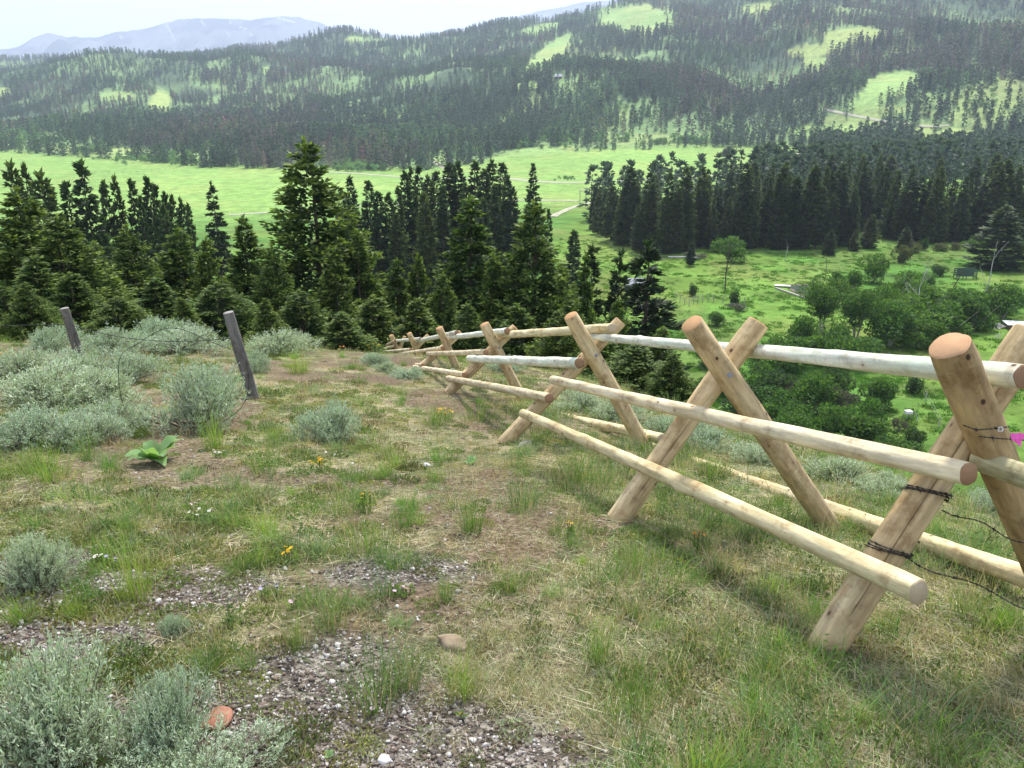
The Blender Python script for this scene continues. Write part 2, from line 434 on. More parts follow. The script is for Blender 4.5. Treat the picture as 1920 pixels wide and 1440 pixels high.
    nearc = t.mix(ms.outputs['Blue'], nearc, grc)
    farc = t.mix(.55, col, t.mix(1.0, col, t.ramp(nC, [(.25, .35), (.75, 1.65)]), 'MULTIPLY'))
    farc = t.mix(.5, farc, t.mix(1.0, farc, t.ramp(nD, [(.3, .45), (.7, 1.55)]), 'MULTIPLY'))
    t.color(t.mix(ms.outputs['Red'], farc, nearc))
    hb = t.math('ADD', t.math('MULTIPLY', nB, .5), t.math('MULTIPLY', vo.outputs['Distance'], t.math('MULTIPLY', ms.outputs['Blue'], 1.2)))
    t.bump(hb, .9, .02)
    return structure(link('ground', me))
GRAVEL = [(-.62, 2.05, .42, .30), (-.42, 1.75, .5, .28), (-1.3, 2.75, .5, .25), (-1.9, 2.8, .5, .35), (-.2, 1.62, .35, .2), (-1.15, 1.9, .45, .2), (-1.5, 2.3, .35, .2), (-.5, 2.9, .35, .2), (.1, 1.75, .25, .12)]
build_ground()

# ------------------------------------------------------------ far mountains
def build_mountains():
    outl = [[(-300, 120), (-120, 100), (0, 97), (40, 86), (60, 72), (90, 62), (130, 69), (180, 71), (210, 61), (250, 57), (290, 50), (310, 42), (335, 36), (400, 33), (470, 37), (520, 30), (560, 32), (600, 42), (640, 58), (700, 76), (800, 110), (900, 150)],
            [(760, 120), (880, 53), (930, 42), (1000, 22), (1040, 15), (1100, 4), (1180, -2), (1300, 30), (1500, 100), (1700, 200)]]
    t = NT('mountain_rock', .95, .05)
    me_mats = t.m
    for oi, (ol, Yr) in enumerate(zip(outl, (8200., 9500.))):
        ol = np.array(ol, float); pxs = np.linspace(ol[0, 0], ol[-1, 0], 700); pys = np.interp(pxs, ol[:, 0], ol[:, 1]) 
        pys = pys + (fbm(pxs / 14., pxs * 0, 21 + oi, 4) - .5) * 5
        top = np.array([P(a, b, Yr) for a, b in zip(pxs, pys)])
        ns = 130; v = []; c = []
        for k in range(-ns, 30):
            s = k / ns; yy = Yr + s * 3600.; sc_ = yy / Yr
            fall = (abs(s) ** .8)
            H = top[:, 2] + 150
            n = (fbm(top[:, 0] / 420., yy / 900. + 0 * top[:, 0], 23 + oi, 4) - .5) * 520 * min(1, abs(s) * 4)
            z = -150 + H * (1 - fall) + n * (1 - fall * .5)
            xx = top[:, 0] * (1 + .15 * s)
            v.append(np.stack([xx, np.full_like(xx, yy), np.maximum(z, -160)], 1))
            n2 = fbm(top[:, 0] / 260., yy / 500. + 0 * xx, 29, 4)
            base = np.array([.03, .045, .05])[None] * (1 - sstep(.45, .6, n2))[:, None] + np.array([.13, .14, .14])[None] * sstep(.45, .6, n2)[:, None]
            ppx, ppy = proj(xx, yy, z)
            snow = np.zeros_like(ppx)
            for (ax, ay, bx, by, w) in [(312, 44, 328, 76, 1.7), (376, 36, 383, 48, 1.5), (430, 40, 434, 44, 2), (520, 33, 552, 42, 1.6), (450, 51, 462, 55, 1.5), (468, 62, 475, 68, 1.8), (427, 62, 431, 68, 1.6), (225, 66, 229, 72, 2.), (340, 33, 350, 36, 1.5), (150, 64, 160, 68, 1.2)]:
                dx, dy = bx - ax, by - ay; tt = np.clip(((ppx - ax) * dx + (ppy - ay) * dy) / (dx * dx + dy * dy), 0, 1)
                snow = np.maximum(snow, (np.hypot(ppx - ax - tt * dx, ppy - ay - tt * dy) < w * .62))
            c.append(base * (1 - snow[:, None]) + snow[:, None] * .45)
        v = np.concatenate(v); c = np.concatenate(c); n = len(pxs); rws = len(v) // n
        i = np.arange(rws - 1)[:, None] * n; j = np.arange(n - 1)[None]
        f = np.stack([i + j, i + j + 1, i + n + j + 1, i + n + j], -1).reshape(-1, 4)
        mb = MB(); mb.add(v, f, c)
        if oi == 0: t.color(t.attr('col').outputs['Color'])
        structure(link('mountain_range', mb.mesh('mountain_range', me_mats, True)))
build_mountains()

# ------------------------------------------------------------ dirt roads, draped over the ground
M_ROAD = NT('pale_dirt_road', .95, .05)
_c = M_ROAD.noise(.6, M_ROAD.n('ShaderNodeNewGeometry').outputs['Position'], 5)
M_ROAD.color(M_ROAD.ramp(_c, [(.3, (.30, .29, .21)), (.7, (.43, .42, .33))])); M_ROAD = M_ROAD.m
def road(name, pts, width, lift=.25, w0=None):
    wp = [hit(*p[:2], ymin=p[2] if len(p) > 2 else 100) for p in pts]; wp = np.array([w for w in wp if w is not None])
    s = np.concatenate([[0], np.cumsum(np.hypot(*np.diff(wp[:, :2], axis=0).T))]); m = max(12, int(s[-1] / 4)); q = np.linspace(0, s[-1], m)
    x = np.interp(q, s, wp[:, 0]); y = np.interp(q, s, wp[:, 1])
    for _ in range(4 if m > 20 else 1):
        x[1:-1] = (x[:-2] + 2 * x[1:-1] + x[2:]) / 4; y[1:-1] = (y[:-2] + 2 * y[1:-1] + y[2:]) / 4
    dx, dy = np.gradient(x), np.gradient(y); L = np.hypot(dx, dy) + 1e-9; nx, ny = -dy / L, dx / L
    rows = []
    for k in (-1, -.4, .4, 1):
        w = width * .5 * k * (1 + .12 * (vnoise(q / 9., q * 0 + k, 8) - .5)); rx, ry = x + nx * w, y + ny * w
        rows.append(np.stack([rx, ry, ZT(rx, ry) + lift * (1 if abs(k) < 1 else .55)], 1))
    v = np.stack(rows, 1).reshape(-1, 3); i = np.arange(m - 1)[:, None] * 4; j = np.arange(3)[None]
    f = np.stack([i + j, i + j + 1, i + 4 + j + 1, i + 4 + j], -1).reshape(-1, 4)
    mb = MB(); mb.add(v, f); return structure(link(name, mb.mesh(name, M_ROAD, True)))
road('valley_road', [(1036, 407), (1050, 399), (1068, 391), (1088, 385), (1108, 380)], 3.4)
road('valley_road', [(430, 403), (500, 399), (600, 392), (700, 386), (800, 381), (900, 378), (960, 376), (1030, 376), (1086, 377)], 4.2)
road('valley_road', [(600, 322), (660, 325), (740, 331), (850, 335), (960, 335), (1000, 340), (1050, 343), (1110, 342), (1200, 338), (1300, 331), (1400, 327), (1450, 321), (1482, 314), (1500, 304), (1506, 296), (1499, 288), (1505, 281), (1520, 276), (1560, 271), (1590, 270)], 5.5)
road('valley_road', [(1545, 205), (1565, 210), (1600, 217), (1640, 225), (1690, 231), (1740, 239), (1765, 238), (1780, 235)], 3.6, .6)
road('valley_road', [(812, 303), (822, 308), (832, 314), (842, 318)], 5)

# ------------------------------------------------------------ tree makers
def crown(mb, rng, H, Rr, z0, whorl, per, nspr, L, W, inner, tipc, droop=.25, up=.25, rag=.3, prof=.85, flat=.06, cross=2):
    """branches in whorls; each branch carries flat sprays of small needle sprigs"""
    z = z0; C_, D_, K_, S_ = [], [], [], []
    while z < H * .985:
        t = (z - z0) / (H - z0)
        rr = Rr * ((1 - t) ** prof) * min(1, .55 + 2.4 * t) + .03 * Rr
        nb = max(3, int(per * (1 - .35 * t)))
        for b in range(nb):
            az = rng.uniform(0, 2 * np.pi); ln = rr * rng.uniform(1 - rag, 1 + rag * .55); zz = z + rng.uniform(-.5, .5) * whorl
            n = max(4, int(nspr * (ln / Rr) ** 1.1 + 3)); s = rng.uniform(.06, 1, n) ** .75
            tw = np.round(rng.uniform(-3, 3, n)) / 3.
            side = tw * ln * .36 * (1.15 - s) + rng.normal(0, .03, n) * ln
            h = zz - droop * ln * s + up * ln * s * s * s + rng.normal(0, flat, n) * ln + (.18 * ln * t)
            dirx = np.cos(az); diry = np.sin(az)
            c = np.stack([dirx * ln * s - diry * side, diry * ln * s + dirx * side, h], 1)
            d = np.stack([dirx + (-diry) * np.sign(side) * .7, diry + dirx * np.sign(side) * .7, np.full(n, .25)], 1) + rng.normal(0, .45, (n, 3))
            C_.append(c); D_.append(d); S_.append(np.clip(s + rng.normal(0, .12, n), 0, 1)); K_.append(np.full(n, rng.uniform(.82, 1.15)))
        z += whorl * rng.uniform(.8, 1.2)
    n = int(14 + H); zt_ = H - rng.uniform(0, .06 * H, n); C_.append(np.stack([rng.normal(0, .02, n), rng.normal(0, .02, n), zt_], 1)); D_.append(np.stack([rng.normal(0, .5, n), rng.normal(0, .5, n), np.full(n, 1.)], 1)); S_.append(np.ones(n)); K_.append(np.ones(n))
    C = np.concatenate(C_); D = np.concatenate(D_); S = np.concatenate(S_); K = np.concatenate(K_)
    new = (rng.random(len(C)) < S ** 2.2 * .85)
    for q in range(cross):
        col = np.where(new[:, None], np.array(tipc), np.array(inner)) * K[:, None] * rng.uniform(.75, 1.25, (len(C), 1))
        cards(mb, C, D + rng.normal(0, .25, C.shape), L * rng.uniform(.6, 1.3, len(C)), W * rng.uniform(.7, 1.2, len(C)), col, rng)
def trunk_mesh(H, r, name='trunk', rng=None, limbs=0, Rr=1, mat=None, z0=.1):
    mb = MB(); n = 9; z = np.linspace(-.6, H * .97, n); wob = np.cumsum(rng.normal(0, .012 * H / n, (n, 2)), 0)
    tube(mb, np.stack([wob[:, 0], wob[:, 1], z], 1), r * (1 - np.linspace(0, .95, n)) + .004, sides=7)
    for k in range(limbs):
        t = rng.uniform(z0, .9); az = rng.uniform(0, 6.28); ln = Rr * (1 - t) * rng.uniform(.5, .85); q = np.linspace(0, 1, 4)
        tube(mb, np.stack([np.cos(az) * ln * q, np.sin(az) * ln * q, H * t - .2 * ln * q + .1 * ln * q * q], 1), r * .16 * (1 - .8 * q) + .003, sides=4)
    return mb.mesh(name, mat or M_BARK, True)
rng = np.random.default_rng(11)
NEAR = []     # close young firs, 12 m tall
for k in range(4):
    mb = MB(); R0 = (3.2, 2.8, 3.4, 3.0)[k]
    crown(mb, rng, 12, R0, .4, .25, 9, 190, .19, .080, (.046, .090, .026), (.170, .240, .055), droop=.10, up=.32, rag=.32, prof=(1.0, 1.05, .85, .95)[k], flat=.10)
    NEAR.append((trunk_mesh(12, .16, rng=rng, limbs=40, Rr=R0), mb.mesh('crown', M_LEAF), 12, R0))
SPRUCE = []   # darker trees with separate layers of boughs, 18 m tall
for k in range(3):
    mb = MB(); R0 = (3.0, 2.7, 3.4)[k]
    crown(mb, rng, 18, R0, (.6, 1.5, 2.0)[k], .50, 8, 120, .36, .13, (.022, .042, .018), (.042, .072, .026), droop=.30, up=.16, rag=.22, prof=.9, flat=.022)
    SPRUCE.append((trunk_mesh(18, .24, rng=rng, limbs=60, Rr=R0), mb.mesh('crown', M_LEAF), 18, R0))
MID = []      # dense dark conifers of the stand, 18 m tall
for k in range(6):
    mb = MB(); R0 = (2.5, 2.1, 2.9, 1.9, 2.6, 2.2)[k]
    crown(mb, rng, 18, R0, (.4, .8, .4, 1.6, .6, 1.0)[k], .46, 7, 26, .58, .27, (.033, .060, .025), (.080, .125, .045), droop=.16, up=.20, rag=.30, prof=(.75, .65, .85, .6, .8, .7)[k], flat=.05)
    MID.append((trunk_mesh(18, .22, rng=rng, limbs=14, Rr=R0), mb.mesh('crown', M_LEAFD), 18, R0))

def conifer(name, label, cat, proto, x, y, H, width=None, group=None, base=None, rz=None):
    tr, cr, ph, pr = proto
    z = (zt(x, y) if base is None else base) - .15
    s = H / ph; w = s if width is None else width / (2 * pr)
    t = thing(name, label, cat, (x, y, z), rng.uniform(0, 6.28) if rz is None else rz, group, (w, w, s))
    link('trunk', tr, t); link('crown', cr, t)
    return t
def conifer_px(name, label, cat, proto, px, pyt, Y, wpx=None, group=None, wk=1.):
    """place a tree of known distance so that its tip reaches a known height"""
    p = P(px, pyt, Y); b = zt(p[0], Y); H = max(1.5, p[2] - b)
    return conifer(name, label, cat, proto, p[0], Y, H, None if wpx is None else wpx * Y / FPX * 1.42 * wk, group, b)

# ------------------------------------------------------------ young firs on the slope right behind the knoll
FIRS = [(570, 255, 34, 235, 0, 'tallest young fir, its pointed tip high above the pale meadow'),
        (880, 362, 31, 185, 1, 'tall young fir behind the far end of the log fence'),
        (1000, 372, 29, 190, 0, 'young fir with bright yellow-green tip above the third log buck'),
        (455, 398, 31, 135, 1, 'slim spired young fir just left of the tallest fir'),
        (235, 415, 29, 150, 2, 'bushy young fir behind the left grey wooden post'),
        (330, 422, 31, 160, 3, 'round-topped young fir between the two grey wooden posts'),
        (28, 345, 27, 200, 2, 'broad olive young fir cut by the left edge of the picture'),
        (105, 395, 25, 190, 0, 'broad brownish young fir second from the left edge'),
        (668, 425, 33, 120, 3, 'shorter young fir leaning on the right flank of the tallest fir'),
        (1098, 470, 36, 95, 1, 'small fir right of the bright-tipped fir'),
        (742, 478, 32, 105, 1, 'narrow young fir with spire in the gap left of the tall middle fir'),
        (782, 470, 33, 90, 3, 'thin-topped young fir close against the tall middle fir'),
        (172, 445, 27, 120, 3, 'blunt young fir between the brownish fir and the bushy fir'),
        (385, 438, 28, 110, 0, 'green young fir left of the slim spired fir'),
        (508, 452, 28, 110, 2, 'low rounded fir at the left foot of the tallest fir'),
        (625, 455, 29, 120, 1, 'leafy young fir at the right foot of the tallest fir'),
        (45, 522, 16.5, 80, 0, 'small bright yellow-green fir left of the left grey post'),
        (1052, 492, 30, 120, 2, 'bushy fir under the bright-tipped fir on its right'),
        (925, 470, 29, 110, 3, 'rounded fir between the two tall middle firs'),
        (830, 505, 28, 110, 0, 'low fir at the left foot of the tall middle fir'),
        (560, 535, 24, 130, 2, 'low fir at the dark foot of the tree wall beneath the tallest fir'),
        (700, 545, 24, 140, 3, 'low broad fir above the far end of the log fence'),
        (60, 470, 23, 150, 1, 'dark green fir at the left edge over the sagebrush'),
        (130, 500, 21, 120, 3, 'low fir behind the left grey post'),
        (290, 512, 23, 150, 1, 'low spreading fir above the far sagebrush'),
        (405, 520, 22, 150, 2, 'low spreading fir behind the right grey post'),
        (495, 548, 20, 70, 1, 'knee-high fir seedling right of the right grey post'),
        (780, 550, 24, 130, 1, 'low fir behind the fifth log buck'),
        (875, 560, 23, 120, 0, 'low fir behind the fourth log buck'),
        (970, 560, 22, 130, 3, 'low dark fir just left of the third log buck'),
        (1050, 570, 20, 110, 2, 'low fir behind the third log buck'),
        (340, 572, 18, 60, 3, 'tiny fir poking out of the far sagebrush'),
        (1125, 590, 19, 120, 1, 'dark low fir under the near top rail'),
        (1242, 602, 20, 110, 3, 'small fir between the third and second log bucks'),
        (1195, 655, 15, 130, 2, 'bushy dark fir seen between the rails of the second bay'),
        (1262, 690, 14, 90, 0, 'low fir beneath the top rail left of the second log buck'),
        (640, 575, 21, 120, 0, 'low dark fir above the vanishing end of the fence'),
        (215, 545, 19.5, 110, 2, 'dark low fir right behind the sagebrush mound'),
        (5, 560, 17, 90, 2, 'dark fir foliage at the left edge above the wire'),
        (1160, 552, 24, 110, 0, 'fir between the bright-tipped fir and the layered dark spruce')]
FIRS_O = []
for i, (a, b, Y, w, k, lab) in enumerate(FIRS):
    conifer_px('fir_tree', lab, 'fir tree', NEAR[k], a, b, Y, w, 'young firs on the slope behind the knoll', 1.5)
for a, b, Y, w, k, lab in [(1215, 452, 50, 215, 0, 'large dark spruce with drooping layered boughs right of the firs'),
                           (1165, 468, 47, 120, 2, 'dark open spruce left of the large layered spruce'),
                           (1110, 462, 47, 105, 1, 'dark thin spruce left of the open spruce pair'),
                           (395, 342, 112, 62, 0, 'lone layered spruce standing clear against the meadow on the left')]:
    conifer_px('spruce_tree', lab, 'spruce tree', SPRUCE[k], a, b, Y, w, None, 1.25)
# ------------------------------------------------------------ dark trees between the firs and the meadow
for a, b, Y, w, k, lab in [(18, 308, 95, 62, 1, 'dark open pine leftmost at the edge of the meadow'), (44, 312, 97, 60, 2, 'dark open pine second from the left edge against the meadow'), (74, 326, 92, 74, 1, 'dark pine third from the left edge against the meadow'),
                           (150, 307, 96, 84, 4, 'big dense dark conifer left of the slender row'), (122, 342, 97, 50, 5, 'dark conifer on the left flank of the big dense one')]:
    conifer_px('conifer_tree', lab, 'conifer tree', MID[k], a, b, Y, w)
ORD = ['leftmost ', 'second ', 'third ', 'fourth ', 'fifth ', 'sixth ', 'seventh ', 'eighth ', 'ninth ', 'tenth ', 'eleventh ', 'twelfth '] + [w_ + 'th ' for w_ in 'thirteen fourteen fifteen sixteen seventeen eighteen nineteen twentie twenty-first twenty-second twenty-third twenty-four'.split()]
ORD = [o_.replace('stth', 'st').replace('ndth', 'nd').replace('rdth', 'rd') for o_ in ORD]
g = 'slender dark conifers in a row before the left meadow'
ROW = [(193, 341, 105, 34, 3), (213, 333, 106, 34, 1), (243, 337, 104, 40, 5), (275, 334, 106, 44, 1), (290, 350, 100, 44, 4), (308, 361, 104, 30, 3), (322, 366, 106, 34, 5), (338, 373, 104, 30, 1), (352, 384, 102, 36, 0), (262, 372, 98, 44, 2), (305, 385, 96, 50, 0)]
for a, b, Y, w, k in ROW:
    rank = sorted(q[0] for q in ROW).index(a)
    conifer_px('conifer_tree', ORD[rank] + 'slender dark conifer from the left in the row before the left meadow', 'conifer tree', MID[k], a, b, Y, w, g)
g = 'dark conifers in the clump beyond the firs in the middle'
ROW = [(655, 332, 135, 46, 0), (690, 339, 138, 40, 5), (708, 360, 132, 34, 3), (728, 362, 134, 36, 1), (758, 322, 140, 46, 0), (770, 316, 143, 44, 2), (785, 314, 146, 44, 4), (802, 330, 138, 40, 1), (818, 322, 146, 40, 5), (842, 306, 150, 40, 3), (858, 304, 148, 40, 1), (890, 303, 146, 50, 0), (908, 318, 142, 36, 3), (922, 301, 150, 38, 1),
                      (942, 306, 148, 42, 5), (952, 332, 140, 50, 2), (928, 350, 136, 48, 4), (830, 350, 134, 42, 4), (962, 352, 138, 40, 0), (745, 352, 130, 46, 2), (872, 345, 136, 46, 2), (640, 360, 128, 44, 4), (795, 362, 128, 44, 0), (905, 372, 130, 46, 0)]
for a, b, Y, w, k in ROW:
    rank = sorted(q[0] for q in ROW).index(a)
    conifer_px('conifer_tree', ORD[rank] + 'dark conifer from the left in the clump beyond the firs in the middle', 'conifer tree', MID[k], a, b, Y, w, g)
for a, b, Y, w, k, lab in [(1000, 309, 165, 42, 2, 'lone dark conifer beside the ranch road, left of the gate'), (741, 402, 128, 44, 4, 'smaller grey-green conifer before the middle clump'), (1076, 432, 120, 34, 3, 'small sparse pine on the grass right of the bright-tipped fir'), (1029, 392, 120, 22, 5, 'little dark conifer beside the bend of the pale track'),
                           (1890, 386, 168, 92, 2, 'big dark conifer at the right edge in front of the stand'), (1637, 402, 196, 30, 4, 'small conifer alone in the notch of the dark stand'), (1606, 431, 192, 18, 4, 'tiny conifer on the grass left of the notch conifer'), (1366, 274, 640, 20, 1, 'left one of the two lone trees on the far meadow'), (1453, 268, 650, 26, 2, 'right one of the two lone trees on the far meadow'),
                           (1560, 430, 185, 22, 0, 'tiny dark conifer at the grass edge of the stand'), (1702, 425, 190, 26, 4, 'small conifer in front of the stand right of the notch'), (1298, 452, 172, 14, 3, 'thin dark sapling on the grass before the stand')]:
    conifer_px('conifer_tree', lab, 'conifer tree', MID[k], a, b, Y, w)

ORD_END = 0
# the big dark stand right of the ranch gate
SFRONT = np.array([(1104, 430), (1125, 446), (1160, 462), (1205, 478), (1255, 482), (1300, 470), (1345, 468), (1400, 466), (1450, 472), (1500, 472), (1560, 468), (1592, 462), (1602, 442), (1625, 434), (1650, 440), (1662, 454), (1700, 458), (1760, 458), (1830, 455), (1900, 450), (1990, 450)], float)
def in_stand(x, y):
    z = ZT(x, y); px, py = proj(x, y, z); fr = np.interp(px, SFRONT[:, 0], SFRONT[:, 1])
    back = np.interp(px, [1100, 1140, 1250, 1400, 1500, 1600, 1700, 1900], [395, 378, 372, 362, 350, 342, 335, 330])
    return (px > 1100) & (py < fr) & (py > back)
cand = []
for q_ in np.arange(1106, 1960, 9):
    h_ = hit(q_, np.interp(q_, SFRONT[:, 0], SFRONT[:, 1]) - rng.uniform(0, 9), 120); cand.append((h_[0] + rng.normal(0, .6), h_[1] + rng.uniform(0, 3)))
while len(cand) < 420:
    x = rng.uniform(10, 300); y = rng.uniform(170, 430)
    if not in_stand(np.array([x]), np.array([y]))[0]: continue
    if any((x - a) ** 2 + (y - b) ** 2 < 4.1 ** 2 * (1 + .5 * (y > 260)) for a, b in cand): 
        if rng.random() < .97: continue
    cand.append((x, y))
cand.sort(key=lambda p: p[1])
g = 'conifers of the dark stand right of the ranch gate'
for i, (x, y) in enumerate(cand[:225]):
    H = rng.uniform(11.5, 19.5) * (1 - .3 * (rng.random() < .25))
    conifer('conifer_tree', 'dark conifer in the dense stand right of the ranch gate', 'conifer tree', MID[int(rng.integers(6))], x, y, H, H * rng.uniform(.30, .40), g)
STAND_REST = cand[225:]

# ------------------------------------------------------------ scattering of things nobody could count
def scatter(name, label, cat, protos, pts, rot, scl, tint, idx):
    """one object: a cloud of points, each carrying one of the small meshes"""
    pc = bpy.data.collections.new(name + '_shapes')
    for i, me in enumerate(protos):
        o = bpy.data.objects.new('%s_shape_%02d' % (name, i), me); pc.objects.link(o)
    me = bpy.data.meshes.new(name); n = len(pts); me.vertices.add(n); me.vertices.foreach_set('co', np.asarray(pts, float).ravel())
    def at(nm, typ, arr, key='value'):
        a = me.attributes.new(nm, typ, 'POINT'); a.data.foreach_set(key, np.ascontiguousarray(arr).ravel())
    at('irot', 'FLOAT_VECTOR', np.asarray(rot, float), 'vector'); at('iscl', 'FLOAT_VECTOR', np.asarray(scl, float), 'vector')
    at('idx', 'INT', np.asarray(idx, np.int32)); at('tint', 'FLOAT_VECTOR', np.asarray(tint, float), 'vector')
    me.update()
    ng = bpy.data.node_groups.new(name, 'GeometryNodeTree')
    ng.interface.new_socket('Geometry', in_out='INPUT', socket_type='NodeSocketGeometry'); ng.interface.new_socket('Geometry', in_out='OUTPUT', socket_type='NodeSocketGeometry')
    N = ng.nodes; gi = N.new('NodeGroupInput'); go = N.new('NodeGroupOutput'); ip = N.new('GeometryNodeInstanceOnPoints'); ci = N.new('GeometryNodeCollectionInfo')
    ci.inputs['Collection'].default_value = pc; ci.inputs['Separate Children'].default_value = True; ci.inputs['Reset Children'].default_value = True
    def na(nm, typ):
        x = N.new('GeometryNodeInputNamedAttribute'); x.data_type = typ; x.inputs['Name'].default_value = nm; return [o for o in x.outputs if o.enabled and o.name == 'Attribute'][0]
    e2 = N.new('FunctionNodeEulerToRotation'); ng.links.new(na('irot', 'FLOAT_VECTOR'), e2.inputs[0])
    ng.links.new(gi.outputs[0], ip.inputs['Points']); ng.links.new(ci.outputs[0], ip.inputs['Instance']); ip.inputs['Pick Instance'].default_value = True
    ng.links.new(na('idx', 'INT'), ip.inputs['Instance Index']); ng.links.new(e2.outputs[0], ip.inputs['Rotation']); ng.links.new(na('iscl', 'FLOAT_VECTOR'), ip.inputs['Scale'])
    ng.links.new(ip.outputs[0], go.inputs[0])
    o = link(name, me); md = o.modifiers.new('scatter', 'NODES'); md.node_group = ng
    return stuff(o, label, cat)

# far trees of the hillside
rng = np.random.default_rng(5)
FARP = []
for k in range(7):
    mb = MB(); H = 16; R0 = (2.5, 2.0, 2.9, 2.3, 1.8, 2.4, 2.1)[k]
    crown(mb, rng, H, R0, (.5, 2, .6, 3, .5, 1, 4)[k], 1.25, 4, 5, 1.7, .85, (.050, .085, .066), (.098, .152, .095), droop=.18, up=.15, rag=.4, prof=(.7, .6, .85, .55, .75, .65, .5)[k], flat=.06, cross=1)
    tube(mb, [(0, 0, -.5), (0, 0, H * .9)], [.22, .05], (.06, .05, .04), 4)
    FARP.append(mb.mesh('far_conifer', M_LEAF_I))
DEAD = []
for k in range(2):
    mb = MB(); crown(mb, rng, 15, 1.9, 2, 1.3, 4, 3, 1.3, .4, (.13, .11, .10), (.17, .14, .125), rag=.5, prof=.6, cross=1); tube(mb, [(0, 0, -.5), (0, 0, 14)], [.2, .05], (.2, .18, .16), 4); DEAD.append(mb.mesh('grey_dead_conifer', M_LEAF_I))
def far_forest():
    N = 140000
    u = rng.uniform(-.66, .66, N); Yb, Yr = ui(u, YB), ui(u, YRG); t = rng.uniform(-.01, 1.06, N) ** 1.0
    Y = Yb + (Yr - Yb) * t; x = u * Y; z = ZT(x, Y); px, py = proj(x, Y, z)
    op = openness(px, py); st = in_stand(x, Y)
    cl = fbm(x / 60., Y / 80., 71, 3); big = fbm(x / 240., Y / 300., 72, 3)
    dn = np.clip(.78 + 2.1 * (cl - .49) + 1.0 * (big - .5), .12, 1)
    dn = dn * (1 - op) ** 1.2 * (1 - .35 * sstep(1050, 1250, px) * sstep(.5, .2, t)) * (1 - .6 * sstep(.2, .0, t))
    dn = np.where(op > .9, .0, dn)
    dn *= np.clip(.55 + .5 * (1 - t), .5, 1) * 1.0
    # the roads stay free
    road_ = (np.abs(py - np.interp(px, [1545, 1600, 1690, 1770], [205, 217, 231, 238])) < 4) & (px > 1540) & (px < 1780)
    cab = (np.abs(px - 1047) < 13) & (py > 136) & (py < 156)
    keep = (rng.random(N) < dn * .62) & ~road_ & ~cab & ~st
    x, Y, z, px, py, t, big = [a[keep] for a in (x, Y, z, px, py, t, big)]
    n = len(x); H = rng.uniform(.45, .95, n) * (.8 + .25 * (big > .5))
    idx = rng.integers(0, 7, n)
    tint = np.ones((n, 3)) * rng.uniform(.7, 1.3, (n, 1)) * np.array([1, 1, 1.0])
    br = fbm(x / 150., Y / 200., 75, 3); brown = (br > .56) * (rng.random(n) < .55)
    tint = np.where(brown[:, None], tint * np.array([1.75, 1.1, 1.45]), tint)
    lg = (fbm(x / 90., Y / 120., 76, 3) > .55) & (rng.random(n) < .5); tint = np.where(lg[:, None], tint * np.array([1.6, 1.7, 1.3]), tint)
    dd = rng.random(n) < .02 + .10 * (br > .6); idx = np.where(dd, 7 + rng.integers(0, 2, n), idx)
    pts = np.stack([x, Y, z - .5], 1)
    # rear of the near stand
    sr = np.array(STAND_REST); m = len(sr)
    pts = np.concatenate([pts, np.stack([sr[:, 0], sr[:, 1], ZT(sr[:, 0], sr[:, 1]) - .4], 1)]); H = np.concatenate([H, rng.uniform(.9, 1.25, m)]); idx = np.concatenate([idx, rng.integers(0, 7, m)]); tint = np.concatenate([tint, np.ones((m, 3)) * .9])
    # rear of the right-hand stand and the trees that climb behind it
    M = 5200; uu = rng.uniform(.28, .66, M); yy = rng.uniform(330, 760, M); xx = uu * yy; zz = ZT(xx, yy); qx, qy = proj(xx, yy, zz)
    top = np.interp(qx, [1480, 1520, 1600, 1700, 1790, 1850, 1920], [345, 326, 302, 296, 290, 282, 275])
    isl = np.maximum.reduce([1 - np.hypot((qx - 1560) / 50, (qy - 300) / 13), 1 - np.hypot((qx - 1680) / 60, (qy - 292) / 20), 1 - np.hypot((qx - 1640) / 40, (qy - 272) / 14)])
    kk = ((qy > top) & (qy < 352) & (rng.random(M) < .55)) | ((isl > 0) & (qx < 1720) & (rng.random(M) < .5))
    kk &= ~in_stand(xx, yy) & (openness(qx, qy) < .8)
    m = int(kk.sum()); pts = np.concatenate([pts, np.stack([xx[kk], yy[kk], zz[kk] - .4], 1)]); H = np.concatenate([H, rng.uniform(.75, 1.15, m)]); idx = np.concatenate([idx, rng.integers(0, 7, m)]); tint = np.concatenate([tint, rng.uniform(.75, 1.15, (m, 1)) * np.ones((m, 3))])
    n = len(H); W = H * rng.uniform(.85, 1.3, n)
    scatter('conifer_forest', 'dark conifer forest covering the far hillside', 'forest', FARP + DEAD, pts, np.stack([rng.normal(0, .02, n), rng.normal(0, .02, n), rng.uniform(0, 6.28, n)], 1), np.stack([W, W, H], 1), tint, idx)
    print('far trees', n)
far_forest()

# pale aspens and willows at the foot of the far hillside
def blob_leaves(mb, rng, Rx, Rz, zc, n, L, cols, lobes=7, spread=.75):
    cen = rng.normal(size=(lobes, 3)); cen = unit(cen) * rng.uniform(.2, spread + .08, (lobes, 1)); cen[:, 2] = cen[:, 2] * .9
    k = rng.integers(0, lobes, n); d = unit(rng.normal(size=(n, 3))); rr = rng.uniform(.45, 1, (n, 1)) ** .5 * rng.uniform(.20, .42, lobes)[k][:, None]
    p = (cen[k] + d * rr) * np.array([Rx, Rx, Rz]) + np.array([0, 0, zc])
    ok = p[:, 2] > .05; p = p[ok]; d = d[ok]
    cc = np.array(cols)[rng.integers(0, len(cols), len(p))] * rng.uniform(.8, 1.2, (len(p), 1))
    cards(mb, p, d + rng.normal(0, .8, p.shape) + np.array([0, 0, .3]), L * rng.uniform(.6, 1.3, len(p)), L * .65, cc, rng)
FASP = []
